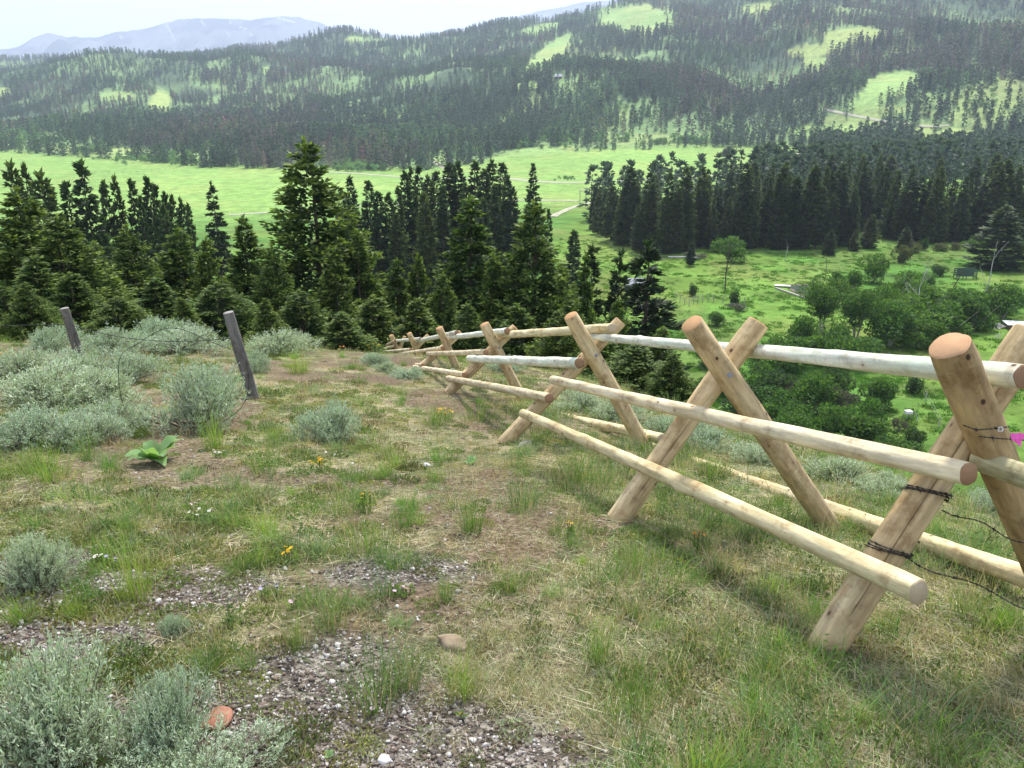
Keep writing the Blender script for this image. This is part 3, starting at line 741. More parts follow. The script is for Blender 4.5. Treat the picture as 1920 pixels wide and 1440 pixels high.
for k in range(3):
    mb = MB(); blob_leaves(mb, rng, 3.2, 3.2, 3.4, 150, 1.25, [(.17, .29, .10), (.12, .23, .08), (.21, .33, .14)]); tube(mb, [(0, 0, -.5), (0, 0, 3)], [.2, .1], (.4, .38, .33), 4); FASP.append(mb.mesh('far_aspen', M_LEAF_I))
pts = []; sc_ = []; ti = []
for cx, cy, a, b, n, s in [(28, 250, 34, 14, 46, 1.2), (62, 262, 28, 8, 26, 1.1), (96, 268, 30, 5, 18, .8), (166, 284, 32, 6, 42, .9), (200, 276, 14, 8, 14, 1), (308, 262, 18, 9, 22, 1.2), (292, 300, 56, 6, 90, .75), (340, 306, 26, 4, 26, .7), (356, 303, 7, 5, 5, 1), (402, 272, 12, 7, 10, 1.2), (345, 280, 30, 4, 16, .8), (220, 298, 50, 3, 26, .4), (420, 300, 10, 4, 4, .9),
                       (668, 316, 38, 5, 80, .85), (700, 316, 16, 4, 20, .9), (634, 316, 8, 4, 8, .7), (730, 290, 26, 8, 18, .9), (872, 288, 26, 9, 34, 1.1), (915, 282, 22, 8, 22, 1), (980, 270, 30, 12, 36, 1), (1050, 262, 40, 10, 44, 1), (1110, 262, 30, 8, 26, .9), (1165, 262, 16, 6, 10, .9), (1236, 270, 22, 5, 14, .8), (1282, 266, 22, 6, 18, .9), (1320, 268, 18, 4, 12, .9),
                       (1360, 262, 24, 6, 22, 1), (1165, 205, 30, 12, 14, .8), (1560, 285, 30, 10, 24, .9), (1680, 282, 30, 10, 20, .9), (1700, 240, 40, 20, 20, .7), (1850, 190, 60, 40, 50, .6), (1060, 337, 22, 4, 10, .3), (1076, 335, 14, 3, 8, .3), (960, 170, 30, 10, 8, .8), (1540, 250, 60, 10, 26, .5), (810, 294, 10, 3, 5, .6), (500, 135, 14, 8, 8, .9), (1100, 130, 60, 30, 30, .6), (150, 240, 60, 14, 34, .7), (500, 210, 60, 40, 24, .7)]:
    for _ in range(n):
        h = hit(cx + rng.normal() * a * .55, cy + rng.normal() * b * .5, 300)
        if h is None: continue
        pts.append(h - [0, 0, .2]); sc_.append(s * rng.uniform(.6, 1.15)); ti.append(np.array([1, 1, 1]) * rng.uniform(.75, 1.2) * (np.array([.9, 1, 1.2]) if rng.random() < .3 else 1))
sc_ = np.array(sc_); n = len(sc_)
scatter('aspen_thicket', 'pale green aspens and willows along the foot of the far hillside', 'aspen thicket', FASP, pts, np.stack([np.zeros(n), np.zeros(n), rng.uniform(0, 6.28, n)], 1), np.stack([sc_, sc_, sc_ * rng.uniform(.8, 1.2, n)], 1), ti, rng.integers(0, 3, n))

# ------------------------------------------------------------ leafy trees and shrubs of the near valley
BROADP = []
rng = np.random.default_rng(21)
def leafy(kind):
    R_, H_, cols, n, L, lobes, stems, low = kind
    mb = MB(); blob_leaves(mb, rng, R_, H_ * (.55 if low else .42), H_ * (.45 if low else .62), n, L, cols, lobes, .72)
    st = MB()
    for s in range(stems):
        az = rng.uniform(0, 6.28); b = rng.uniform(.2, .65) * R_; q = np.linspace(0, 1, 6)
        w = rng.normal(0, .05, (6, 2)).cumsum(0) * R_ * .3
        tube(st, np.stack([np.cos(az) * b * q ** 1.3 + w[:, 0] * q, np.sin(az) * b * q ** 1.3 + w[:, 1] * q, -.3 + H_ * .85 * q], 1), (.030 * H_ * .5 if not low else .012 * H_) * (1 - .85 * q), sides=5)
    return (st.mesh('stem', M_BARKP, True), mb.mesh('crown', M_BROAD), R_, H_)
G1 = [(.060, .135, .028), (.11, .20, .045), (.042, .10, .022)]; G2 = [(.085, .175, .035), (.065, .145, .030), (.11, .20, .05)]; G3 = [(.10, .115, .055), (.085, .12, .045), (.13, .14, .07)]; G4 = [(.075, .085, .065), (.06, .075, .055), (.10, .095, .08)]; G5 = [(.035, .075, .025), (.055, .10, .035)]
LK = {'tree': [leafy((3.6, 8.5, G1, 8000, .25, 18, 5, 0)), leafy((3.2, 8, G1, 7200, .25, 15, 4, 0))],
      'green': [leafy((2.6, 3.4, G1, 4600, .22, 15, 9, 1)), leafy((2.6, 3.2, G1 + G2, 4600, .22, 14, 9, 1)), leafy((2.5, 3.6, G1, 4400, .22, 9, 8, 1))],
      'light': [leafy((2.5, 3.4, G2, 2600, .26, 13, 9, 1)), leafy((2.6, 3.2, G2 + G1, 2600, .26, 11, 8, 1))],
      'olive': [leafy((2.5, 3.3, G3, 2300, .26, 11, 9, 1))], 'grey': [leafy((2.4, 3.2, G4, 1900, .24, 12, 14, 1))], 'dark': [leafy((2.4, 3.2, G5, 2300, .26, 11, 9, 1))]}
def shrub(kind, px, py, wpx, hpx, label, group=None, cat=None, name=None):
    h = hit(px, py, 60)
    if h is None: return
    dist = h[1]; pr = LK[kind][int(rng.integers(len(LK[kind])))]
    w = wpx / FPX * dist * 1.02; H = hpx / FPX * dist * 1.12
    if group: w *= 1.5; H *= 1.15
    nm = name or ('broadleaf_tree' if kind == 'tree' else 'willow_shrub')
    t = thing(nm, label, cat or ('tree' if kind == 'tree' else 'shrub'), (h[0], h[1] + w * .25, h[2] - .05), rng.uniform(0, 6.28), group, (w / 2 / pr[2], w / 2 / pr[2], H / pr[3]))
    link('stem' if kind != 'tree' else 'trunk', pr[0], t); link('crown' if kind == 'tree' else 'foliage', pr[1], t)
SG = 'shrubs of the green thicket in the valley'; sl_ = 'green shrub in the valley thicket beyond the log fence'
for a in [('tree', 1548, 640, 120, 118, 'largest round dark-green tree at the left end of the valley thicket'), ('tree', 1612, 655, 105, 118, 'dark-green tree right of the largest thicket tree, with a thin leaning trunk'),
          ('green', 1505, 665, 80, 70, 'green shrub at the left foot of the thicket beneath the largest tree'), ('green', 1480, 700, 90, 60, sl_, SG), ('green', 1560, 690, 100, 70, sl_, SG), ('green', 1625, 690, 90, 50, sl_, SG), ('green', 1680, 660, 90, 75, sl_, SG), ('light', 1700, 632, 80, 66, sl_, SG), ('light', 1650, 600, 60, 56, sl_, SG),
          ('green', 1740, 655, 100, 60, sl_, SG), ('green', 1790, 645, 100, 62, sl_, SG), ('green', 1840, 630, 90, 66, sl_, SG), ('green', 1895, 605, 80, 56, sl_, SG), ('light', 1760, 612, 90, 60, sl_, SG), ('green', 1810, 604, 80, 52, sl_, SG), ('light', 1700, 580, 80, 58, sl_, SG), ('light', 1725, 600, 70, 60, sl_, SG),
          ('light', 1645, 532, 70, 54, 'light green leafy shrub at the far side of the thicket'), ('green', 1607, 545, 44, 36, 'round dark shrub at the far left corner of the thicket'), ('green', 1575, 535, 34, 26, 'small rounded shrub left of the dark one, behind the pond'), ('grey', 1590, 560, 44, 26, 'greyish leafless-looking shrub behind the largest thicket tree'),
          ('olive', 1697, 494, 44, 40, 'yellow-olive shrub standing alone behind the thicket'), ('olive', 1712, 475, 40, 24, 'pale olive shrub at the left end of the row before the dark stand'), ('dark', 1735, 470, 24, 24, 'small dark shrub in the row before the dark stand'), ('olive', 1765, 472, 38, 18, 'low yellowish shrub in the row before the dark stand'), ('olive', 1792, 470, 30, 18, 'low olive shrub right of the yellowish one in the row'),
          ('light', 1822, 470, 34, 20, 'low green shrub near the right end of the row'), ('light', 1850, 466, 26, 16, 'last low shrub of the row beside the big right-edge conifer'), ('dark', 1765, 520, 40, 22, 'low dark shrub on the open grass left of the rail rack'), ('green', 1740, 545, 60, 34, 'shrub with pale leaves left of the rail rack'),
          ('grey', 1868, 572, 44, 38, 'grey-purple shrub right of the rail rack'), ('green', 1910, 585, 40, 50, 'green shrub at the right edge above the flat roof'), ('light', 1376, 494, 86, 46, 'wide light green willow at the edge of the grass below the dark stand'), ('green', 1345, 474, 36, 30, 'green shrub on the left shoulder of the wide willow'),
          ('dark', 1299, 556, 24, 24, 'small dark bush left of the tall dead snag'), ('dark', 1381, 572, 28, 28, 'small dark bush right below the tall dead snag'), ('green', 1345, 612, 50, 26, 'low bush on the grass behind the second log buck'), ('grey', 1385, 583, 50, 12, 'low grey-blue brush below the small dark bush'), ('grey', 1305, 486, 50, 10, 'low grey brush beside the fallen white log')]:
    shrub(*a)
SG2 = 'shrubs of the lower thicket behind the near rails'; s2 = 'green shrub of the lower thicket seen between the near rails'
for a in [('green', 1432, 748, 70, 56, s2, SG2), ('dark', 1475, 762, 76, 58, s2, SG2), ('grey', 1508, 770, 60, 50, s2, SG2), ('green', 1530, 790, 90, 76, s2, SG2), ('dark', 1566, 752, 60, 56, s2, SG2), ('grey', 1585, 780, 50, 46, s2, SG2), ('light', 1560, 835, 110, 76, 'light green leafy shrub in the middle of the lower thicket'), ('light', 1640, 822, 100, 74, 'light green shrub at the right end of the lower thicket'),
          ('green', 1645, 770, 70, 52, s2, SG2), ('green', 1610, 850, 110, 60, s2, SG2), ('green', 1460, 810, 100, 66, s2, SG2), ('dark', 1400, 790, 90, 60, s2, SG2), ('dark', 1714, 742, 46, 38, 'lone dark round bush on the grass left of the nearest post'), ('dark', 1722, 850, 60, 52, 'dark bush below the little white box in the grass'), ('grey', 1690, 812, 40, 26, 'grey twiggy brush left of the little white box'),
          ('green', 1350, 740, 90, 60, s2, SG2), ('green', 1330, 690, 80, 40, 'low bush between the second and third log bucks'), ('green', 1500, 850, 90, 60, s2, SG2), ('light', 1420, 700, 60, 30, 'low light bush right of the second buck'), ('green', 1690, 870, 80, 40, s2, SG2)]:
    shrub(*a)

# bare trees and snags
def bare(rng, H, lean=(0, 0), forks=5, r=.11, depth=3, spread=.5, low=.35):
    mb = MB()
    def grow(p, d, L, r, k):
        n = 5; q = [p]; dd = d
        for i in range(n): dd = unit(dd + rng.normal(0, .09, 3) + np.array([0, 0, .03])); q.append(q[-1] + dd * L / n)
        tube(mb, q, np.linspace(r, r * .55, n + 1), sides=5 if k == depth else 4)
        if k == 0: return
        for f in range(forks if k < depth else forks + 3):
            j = int(rng.integers(int(n * low) + 1, n + 1)); grow(q[j], unit(dd + rng.normal(0, spread, 3)), L * rng.uniform(.32, .55), r * .38, k - 1)
    grow(np.array([0, 0, -.3]), unit(np.array([lean[0], lean[1], 1.])), H * .72, r, depth)
    return mb
M_DEADW = bark_mat('pale_dead_wood', (.34, .32, .30), (.62, .60, .57)); M_DARKW = bark_mat('dark_dead_wood', (.05, .04, .035), (.13, .11, .10))
for px, py, hpx, lean, mat, lab, fk in [(1360, 546, 98, (.0, 0), M_DARKW, 'tall thin dead snag standing alone on the grass', 1), (1403, 452, 48, (0, 0), M_DEADW, 'white leafless tree in front of the dark stand', 5), (1684, 575, 72, (.15, 0), M_DARKW, 'dark leafless tree leaning in the middle of the thicket', 4), (1704, 612, 105, (.12, 0), M_DEADW, 'tall pale leafless tree with several stems in the thicket', 4),
                                        (1735, 610, 70, (.6, 0), M_DEADW, 'leafless birch-like trunk leaning right in the thicket', 3), (1548, 522, 36, (0, 0), M_DARKW, 'small leafless tree behind the pond', 5), (1838, 570, 90, (.22, 0), M_DEADW, 'thin leaning dead pole right of the rail rack', 0), (1470, 488, 30, (.2, 0), M_DEADW, 'thin bare sapling before the stand', 1), (1785, 545, 62, (.3, 0), M_DARKW, 'forked dead sapling left of the rail rack', 1)]:
    h = hit(px, py, 60); H = hpx / FPX * h[1] * 1.1; mb = bare(rng, 8, lean, fk, .10 if fk != 1 else .13, 2 if fk < 3 else 3)
    me = mb.mesh('dead_tree', mat, True); tag(link('dead_tree', me, None, h, (0, 0, 0), (H / 8 * (.8 if fk else 1), H / 8, H / 8 * (1.3 if fk <= 1 else 1))), lab, 'dead tree')

# ------------------------------------------------------------ small built things in the valley
M_WOODG = NT('weathered_boards', .9, .1); _n = M_WOODG.noise(9, stretch=(1, 6, 6)); M_WOODG.color(M_WOODG.ramp(_n, [(.3, (.26, .24, .22)), (.7, (.50, .47, .43))])); M_WOODG = M_WOODG.m
M_PALE = NT('pale_sheet', .6, .3); M_PALE.color(M_PALE.ramp(M_PALE.noise(3), [(.3, (.62, .62, .62)), (.7, (.80, .80, .79))])); M_PALE = M_PALE.m
M_BROWNW = NT('brown_logs', .9, .1); M_BROWNW.color(M_BROWNW.ramp(M_BROWNW.noise(8), [(.3, (.12, .07, .045)), (.7, (.25, .16, .10))])); M_BROWNW = M_BROWNW.m
M_GREENW = NT('dark_green_rails', .8, .2); M_GREENW.color((.05, .09, .07)); M_GREENW = M_GREENW.m
M_GLASS = NT('window_glass', .15, .5); M_GLASS.color((.03, .035, .04)); M_GLASS = M_GLASS.m
def part(name, mat, parent, lo, hi, M=None, loc=None, rot=None):
    mb = MB(); box(mb, lo, hi, M=M); return link(name, mb.mesh(name, mat), parent, loc, rot)
M_GREYR = NT('grey_roof', .6, .3); M_GREYR.color(M_GREYR.ramp(M_GREYR.noise(1.5), [(.3, (.22, .24, .27)), (.7, (.34, .36, .40))])); M_GREYR = M_GREYR.m
# ranch gate
h = hit(1087, 389, 150); g_ = thing('ranch_gate', 'tall log gate frame over the pale road at the corner of the dark stand', 'gate', h, R(18)); S_ = h[1] / 200.
Hh = 30 / FPX * h[1]
for x in (-.0, 2.6):
    mb = MB(); tube(mb, [(x, 0, -.4), (x, 0, Hh)], .17, sides=8, cap=True); link('gate_post', mb.mesh('gate_post', M_WOODG, True), g_)
mb = MB(); tube(mb, [(-.7, 0, Hh), (3.3, 0, Hh + .05)], .16, sides=8, cap=True); link('crossbeam', mb.mesh('crossbeam', M_WOODG, True), g_)
# pond and its planks
h = hit(1497, 545, 80)
t = NT('pond_water', .04, .5); t.color((.09, .10, .10)); t.bump(t.noise(6), .06, .02)
a = [hit(1478, 537, 80), hit(1530, 535, 80), hit(1545, 548, 80), hit(1520, 560, 80), hit(1496, 548, 80)]
a = np.array(a); a[:, 2] = a[:, 2].mean() + .12; mb = MB(); cen = a.mean(0)
mb.add(np.concatenate([a, [cen]]), [[i, (i + 1) % 5, 5] for i in range(5)]); me = mb.mesh('pond', t.m); me.flip_normals(); structure(link('pond', me))
bm_ = NT('bare_mud', .9, .2); bm_.color(bm_.ramp(bm_.noise(2), [(.3, (.10, .08, .065)), (.7, (.2, .17, .14))]))
a2 = cen + (a - cen) * 1.35; a2[:, 2] -= .05; mb = MB(); mb.add(np.concatenate([a2, [cen - [0, 0, .05]]]), [[i, (i + 1) % 5, 5] for i in range(5)]); me = mb.mesh('mud_bank', bm_.m); me.flip_normals(); structure(link('mud_bank', me))
def plank_px(name, lab, cat, a, b, w, th, mat, lift=.2):
    p = hit(*a, 80); q = hit(*b, 80); d = q - p; L = np.linalg.norm(d); mb = MB(); box(mb, (0, -w / 2, 0), (L, w / 2, th))
    o = link(name, mb.mesh(name, mat), None, p + [0, 0, lift], (0, -math.asin(d[2] / L), math.atan2(d[1], d[0]))); return tag(o, lab, cat)
plank_px('plank', 'pale plank lying across the far end of the small pond', 'plank', (1452, 537), (1482, 539), .9, .12, M_PALE)
plank_px('plank', 'long grey plank along the near side of the small pond', 'plank', (1454, 541), (1508, 560), .35, .2, M_WOODG, .05)
# fallen log
p = hit(1253, 484, 80); q = hit(1312, 486, 80); mb = MB(); tube(mb, [p + [0, 0, .25], (p + q) / 2 + [0, 0, .35], q + [0, 0, .3]], [.2, .22, .14], sides=8, cap=True); tag(link('fallen_log', mb.mesh('fallen_log', M_DEADW, True)), 'bleached fallen log on the grass below the dark stand', 'log')
# rail rack
h = hit(1811, 524, 80); Wd = 38 / FPX * h[1]; Hg = 18 / FPX * h[1] * 1.1
g_ = thing('rail_rack', 'dark green railed pen panel standing on the valley grass', 'livestock panel', h, 0)
for k in range(4):
    for yy in (0, 1.1): part('rail', M_GREENW, g_, (-Wd / 2, yy, Hg * (.28 + .2 * k)), (Wd / 2, yy + .06, Hg * (.40 + .2 * k)))
for x in (-Wd / 2, 0, Wd / 2): 
    for yy in (0, 1.1): part('upright', M_GREENW, g_, (x - .07, yy - .05, -.1), (x + .07, yy - .003, Hg))
# flat roofed shed at the right edge
h = hit(1910, 618, 80); s_ = h[1] / FPX; g_ = thing('shed', 'low shed with a flat pale roof at the right edge of the valley', 'shed', h, R(-12))
part('wall', M_BROWNW, g_, (-18 * s_, 0, -.3), (24 * s_, 26 * s_, 8 * s_)); part('roof', M_PALE, g_, (-22 * s_, -3 * s_, 8 * s_ + .003), (27 * s_, 30 * s_, 8 * s_ + .12)); part('door', M_WOODG, g_, (-2 * s_, -.05, -.1), (4 * s_, -.003, 6 * s_))
# wood pile
h = hit(1872, 614, 80); g_ = thing('log_pile', 'loose pile of weathered poles left of the flat-roofed shed', 'wood pile', h, 0)
for k in range(14):
    mb = MB(); L = rng.uniform(1.4, 2.6); tube(mb, [(-L / 2, 0, 0), (L / 2, 0, 0)], rng.uniform(.05, .09), sides=6, cap=True); link('pole', mb.mesh('pole', M_DEADW if k % 2 else M_WOODG, True), g_, (rng.normal(0, .3), rng.uniform(-.7, .7), .08 + .06 * (k % 6)), (0, rng.normal(0, .06), rng.normal(.15, .3)))
h = hit(1868, 636, 80); mb = bare(rng, 1.6, (.6, .3), 6, .06, 2, .9, .0); tag(link('dead_branches', mb.mesh('dead_branches', M_DEADW, True), None, h), 'bleached tangle of dead branches below the pole pile', 'branches')
# white box on legs in the grass
h = hit(1702, 786, 60); s_ = h[1] / FPX * 1.1; g_ = thing('water_trough', 'small white box on thin legs in the grass behind the nearest post', 'trough', h, R(10))
part('basin', M_PALE, g_, (-7 * s_, -5 * s_, 12 * s_), (5 * s_, 5 * s_, 17 * s_))
for x in (-6.4, 4.4):
    for y in (-4.4, 4.4): part('leg', M_WOODG, g_, (x * s_ - .03, y * s_ - .03, -.2), (x * s_ + .03, y * s_ + .03, 12 * s_ - .003))
mb = MB(); tube(mb, [(0, 0, -.2), (-.5, 0, 1.1)], .045, sides=6, cap=True); h = hit(1722, 790, 60); tag(link('leaning_stake', mb.mesh('leaning_stake', M_DEADW, True), None, h), 'pale stake leaning beside the small white box', 'stake')
# fence lines of little posts
def post_line(lab, pts, n, hh, r, name='pasture_fence', mat=M_WOODG):
    w = np.array([hit(*p, 60) for p in pts]); q = np.linspace(0, len(w) - 1, n); P3 = np.stack([np.interp(q, range(len(w)), w[:, k]) for k in range(3)], 1)
    g_ = thing(name, lab, 'fence', P3[0])
    for p in P3:
        z = zt(p[0], p[1]); mb = MB(); tube(mb, [(0, 0, -.2), (rng.normal(0, .03), 0, hh * rng.uniform(.85, 1.1))], r, sides=6, cap=True)
        link('post', mb.mesh('post', mat, True), g_, np.array([p[0], p[1], z]) - P3[0])
    mb = MB()
    for k in (.55, .9): tube(mb, [np.array([p[0], p[1], zt(p[0], p[1]) + hh * k]) - P3[0] for p in P3], .008, sides=3)
    link('wire', mb.mesh('wire', M_WOODG), g_)
post_line('line of small posts running across the far left meadow', [(165, 327), (240, 325), (315, 318), (350, 314)], 18, 1.4, .10)
post_line('row of short posts on the grass behind the layered spruce', [(1266, 562), (1290, 574), (1312, 566), (1340, 566), (1395, 572)], 12, 1.3, .07)
post_line('sparse wire fence in the grass beyond the near top rail', [(1560, 672), (1660, 676), (1700, 690), (1760, 800)], 9, 1.2, .05)
# cabins
def cabin(px, py, wpx, hpx, lab, roofm, ymin=60, rz=0):
    h = hit(px, py, ymin); s = h[1] / FPX; W = wpx * s; H = hpx * s; D = W * .7
    g_ = thing('cabin', lab, 'cabin', h, rz)
    part('wall', M_BROWNW, g_, (-W / 2, 0, -1), (W / 2, D, H * .62))
    mb = MB(); v = [(-W * .58, -W * .08, H * .5), (W * .58, -W * .08, H * .5), (W * .58, D / 2, H), (-W * .58, D / 2, H), (-W * .58, D * 1.1, H * .5), (W * .58, D * 1.1, H * .5)]
    v2 = [(a, b, c + .2) for a, b, c in v]; mb.add(v2, [[0, 1, 2, 3], [3, 2, 5, 4]]); mb.add(v, [[1, 0, 3, 2], [2, 3, 4, 5]]); mb.add(v[:2] + v2[:2], [[0, 1, 3, 2]]); link('roof', mb.mesh('roof', roofm), g_)
    for k in (-.3, .25): part('window', M_GLASS, g_, (W * k - W * .07, -.06, H * .15), (W * k + W * .07, -.003, H * .38))
    part('door', M_WOODG, g_, (-W * .09, -.06, -.2), (W * .06, -.003, H * .38))
cabin(1047, 149, 12, 9, 'small cabin with a pale roof on the wooded far hillside', M_GREYR, 400)
cabin(1192, 545, 34, 20, 'pale roofed building half hidden behind the open spruces', M_GREYR, 60, R(8))

# low herbs that roughen the valley grass
TUF = []
for k in range(3):
    mb = MB(); b = rng.normal(0, .28, (26, 3)); b[:, 2] = 0; d = np.stack([b[:, 0], b[:, 1], np.full(26, .45)], 1) + rng.normal(0, .15, (26, 3)); cards(mb, b, d, .42, .16, np.array([(.075, .17, .028)]) * rng.uniform(.7, 1.3, (26, 1)), rng); TUF.append(mb.mesh('meadow_tuft', M_GRASS_I))
N = 20000; u = rng.uniform(.02, .66, N); Y = np.exp(rng.uniform(np.log(70), np.log(230), N)); x = u * Y
kp = (fbm(x / 3., Y / 3., 81, 3) + rng.normal(0, .12, N) > .56) & ~in_stand(x, Y); x, Y = x[kp], Y[kp]; n = len(x); s = rng.uniform(.3, 1.0, n); tint = rng.uniform(.9, 1.5, (n, 1)) * np.ones((n, 3)) * np.where(rng.random((n, 1)) < .2, np.array([[1.7, 1.1, 1.9]]), np.array([[1, 1, 1.]]))
scatter('meadow_herbs', 'low herbs and weeds roughening the green valley grass', 'herbs', TUF, np.stack([x, Y, ZT(x, Y) - .03], 1), np.stack([0 * x, 0 * x, rng.uniform(0, 6.28, n)], 1), np.stack([s, s, s], 1), tint, rng.integers(0, 3, n))

# ------------------------------------------------------------ the summer haze
mb = MB(); box(mb, (-14600, -14600, -175), (14600, 14600, 960)); hm = bpy.data.materials.new('haze_air'); hm.use_nodes = True; hn = hm.node_tree; hn.nodes.clear()
ho = hn.nodes.new('ShaderNodeOutputMaterial'); hv = hn.nodes.new('ShaderNodeVolumePrincipled'); hv.inputs['Color'].default_value = (.68, .76, 1.0, 1); hv.inputs['Density'].default_value = 1.35e-4; hv.inputs['Anisotropy'].default_value = .3
hn.links.new(hv.outputs[0], ho.inputs['Volume']); stuff(link('haze', mb.mesh('haze', hm)))

# ============================================================ the knoll in front
rng = np.random.default_rng(33)
def wood_mat(name, a, b, c, endc, knots=.15, green=None):
    t = NT(name, .72, .25); o = t.obj()
    n1 = t.noise(5, o, 5, .6, (2.5, 2.5, .5)); n2 = t.noise(40, o, 4, .6, (1, 1, .12)); n3 = t.noise(9, o, 5, .7)
    c0 = t.ramp(n1, [(.28, a), (.5, b), (.72, c)])
    c0 = t.mix(.55, c0, t.mix(1., c0, t.ramp(n2, [(.3, .42), (.7, 1.35)]), 'MULTIPLY'))
    c0 = t.mix(.6, c0, t.mix(1., c0, t.ramp(n3, [(.36, (.50, .40, .30)), (.48, (1, 1, 1)), (.7, (1.12, 1.1, 1.05))]), 'MULTIPLY'))
    if green: c0 = t.mix(t.math('MULTIPLY', t.ramp(t.noise(2.2, o, 4, .6), [(.45, 0.), (.62, 1.)]), .55), c0, green)
    vo = t.n('ShaderNodeTexVoronoi'); vo.inputs['Scale'].default_value = 13; vo.inputs['Randomness'].default_value = 1
    mp = t.n('ShaderNodeMapping'); mp.inputs['Scale'].default_value = (1.15, 1.15, .8); t.l(o, mp.inputs['Vector']); t.l(mp.outputs[0], vo.inputs['Vector'])
    kn = t.ramp(vo.outputs['Distance'], [(knots * .55, 1.), (knots, 0.)])
    halo = t.ramp(vo.outputs['Distance'], [(knots, .35), (knots * 2.6, 0.)])
    c0 = t.mix(halo, c0, (.30, .17, .09)); c0 = t.mix(kn, c0, (.07, .04, .025))
    rnd = t.n('ShaderNodeObjectInfo').outputs['Random']; c0 = t.mix(1., c0, t.ramp(rnd, [(0, (.88, .86, .84)), (1, (1.08, 1.08, 1.08))]), 'MULTIPLY')
    t.color(c0); hb = t.math('ADD', t.math('MULTIPLY', n2, .6), t.math('MULTIPLY', n3, .7)); t.bump(hb, .8, .008)
    e = NT(name + '_cut_end', .85, .1); o = e.obj(); ln = e.n('ShaderNodeVectorMath', operation='LENGTH'); mp = e.n('ShaderNodeMapping'); mp.inputs['Scale'].default_value = (1, 1, 0); e.l(o, mp.inputs['Vector']); e.l(mp.outputs[0], ln.inputs[0])
    rr = e.math('ADD', e.math('MULTIPLY', ln.outputs['Value'], 900), e.math('MULTIPLY', e.noise(22, o), 5)); sn = e.math('SINE', rr)
    e.color(e.mix(e.math('MULTIPLY', e.ramp(sn, [(.2, 0.), (1, 1.)]), .35), e.mix(e.noise(14, o), endc, tuple(np.array(endc) * .62)), tuple(np.array(endc) * .55))); e.bump(e.noise(120, o), .3, .003)
    return t.m, e.m
W_POST = wood_mat('peeled_post', (.38, .265, .13), (.62, .48, .27), (.76, .64, .41), (.55, .33, .17))
W_POSTD = wood_mat('yellow_brown_post', (.26, .165, .07), (.45, .33, .17), (.62, .48, .26), (.64, .39, .22))
W_RAIL = wood_mat('pale_rail', (.44, .345, .20), (.66, .56, .37), (.78, .71, .52), (.38, .23, .13), .12)
W_RAILG = wood_mat('greenish_white_rail', (.52, .50, .38), (.70, .70, .58), (.82, .83, .73), (.36, .22, .13), .12, green=(.55, .66, .52))
W_RAILY = wood_mat('yellowish_rail', (.48, .36, .18), (.70, .60, .35), (.82, .75, .52), (.58, .46, .30), .12)
W_RAILO = wood_mat('olive_rail', (.28, .26, .14), (.44, .42, .25), (.58, .55, .36), (.5, .35, .2), .12)
def log_between(name, a, b, r0, r1, mats, parent, seed=0, crack=0., bend=.0, sides=36, label=None):
    a = np.asarray(a, float); b = np.asarray(b, float); L = np.linalg.norm(b - a); n = max(6, int(L / .07)); rg = np.random.default_rng(seed)
    z = np.linspace(0, L, n); th = np.arange(sides) / sides * 2 * np.pi; mb = MB()
    Z, T = np.meshgrid(z, th, indexing='ij'); tt = Z / L
    r = r0 + (r1 - r0) * tt
    nz = (vnoise(np.cos(T) * 1.6 + seed * 3.1 + 40, Z * 3.2 + np.sin(T) * 1.6 + 9, seed) - .5) * .16 + (vnoise(np.cos(T) * 5 + 50, Z * 14 + np.sin(T) * 5, seed + 1) - .5) * .05
    r = r * (1 + nz)
    for k in range(int(L * 2.2)):      # swollen knots
        kz, ka = rg.uniform(0, L), rg.uniform(0, 6.28); dd = ((Z - kz) / .03) ** 2 + ((np.angle(np.exp(1j * (T - ka)))) * r0 / .03) ** 2; r = r + .006 * np.exp(-dd)
    if crack > 0:                      # drying check, a real groove
        k0 = int(rg.integers(sides)) if crack < 1 else int((crack - 1) * sides) % sides; z0, z1 = L * rg.uniform(0, .12), L * rg.uniform(.62, .97)
        w = np.clip((z - z0) / .1, 0, 1) * np.clip((z1 - z) / .2, 0, 1); shift = np.zeros(n)
        T = T.copy(); T[:, k0] += (vnoise(z * 2.5, z * 0, seed + 5) - .5) * .12; r[:, k0] -= .014 * w
        for q in (-1, 1): T[:, (k0 + q) % sides] += -q * (2 * np.pi / sides - .045) * w + (vnoise(z * 2.5, z * 0, seed + 5) - .5) * .12
    r[0] *= .965; r[-1] *= .965
    bx = bend * L * np.sin(np.pi * tt)
    V = np.stack([r * np.cos(T) + bx, r * np.sin(T), Z], -1)
    i = np.arange(n - 1)[:, None] * sides; j = np.arange(sides)[None]; f = np.stack([i + j, i + (j + 1) % sides, i + sides + (j + 1) % sides, i + sides + j], -1).reshape(-1, 4)
    mb.add(V.reshape(-1, 3), f)
    for e, sg in ((0, 1), (n - 1, -1)):
        rim = V[e]; ins = np.array([bx[e, 0], 0, z[e]]) + (rim - [bx[e, 0], 0, z[e]]) * .90 + [0, 0, -.005 * sg]; mid = ins * [1, 1, 1]; cen = ins.mean(0)
        vv = np.concatenate([rim, ins, [cen]]); jj = np.arange(sides); q = np.stack([jj, (jj + 1) % sides, sides + (jj + 1) % sides, sides + jj], 1); tr = np.stack([sides + jj, sides + (jj + 1) % sides, np.full(sides, 2 * sides)], 1)
        if sg > 0: q = q[:, ::-1]; tr = tr[:, ::-1]
        k = mb.n; mb.add(vv, q, m=1); mb.f3.append(tr + k); mb.m3.append(np.full(sides, 1))
    me = mb.mesh(name, list(mats), True)
    o = link(name, me, parent); loc = Vector(a) - (parent.location if parent else Vector()); o.location = loc
    o.rotation_mode = 'QUATERNION'; o.rotation_quaternion = Vector(b - a).to_track_quat('Z', 'Y')
    if label: o['label'] = label
    return o
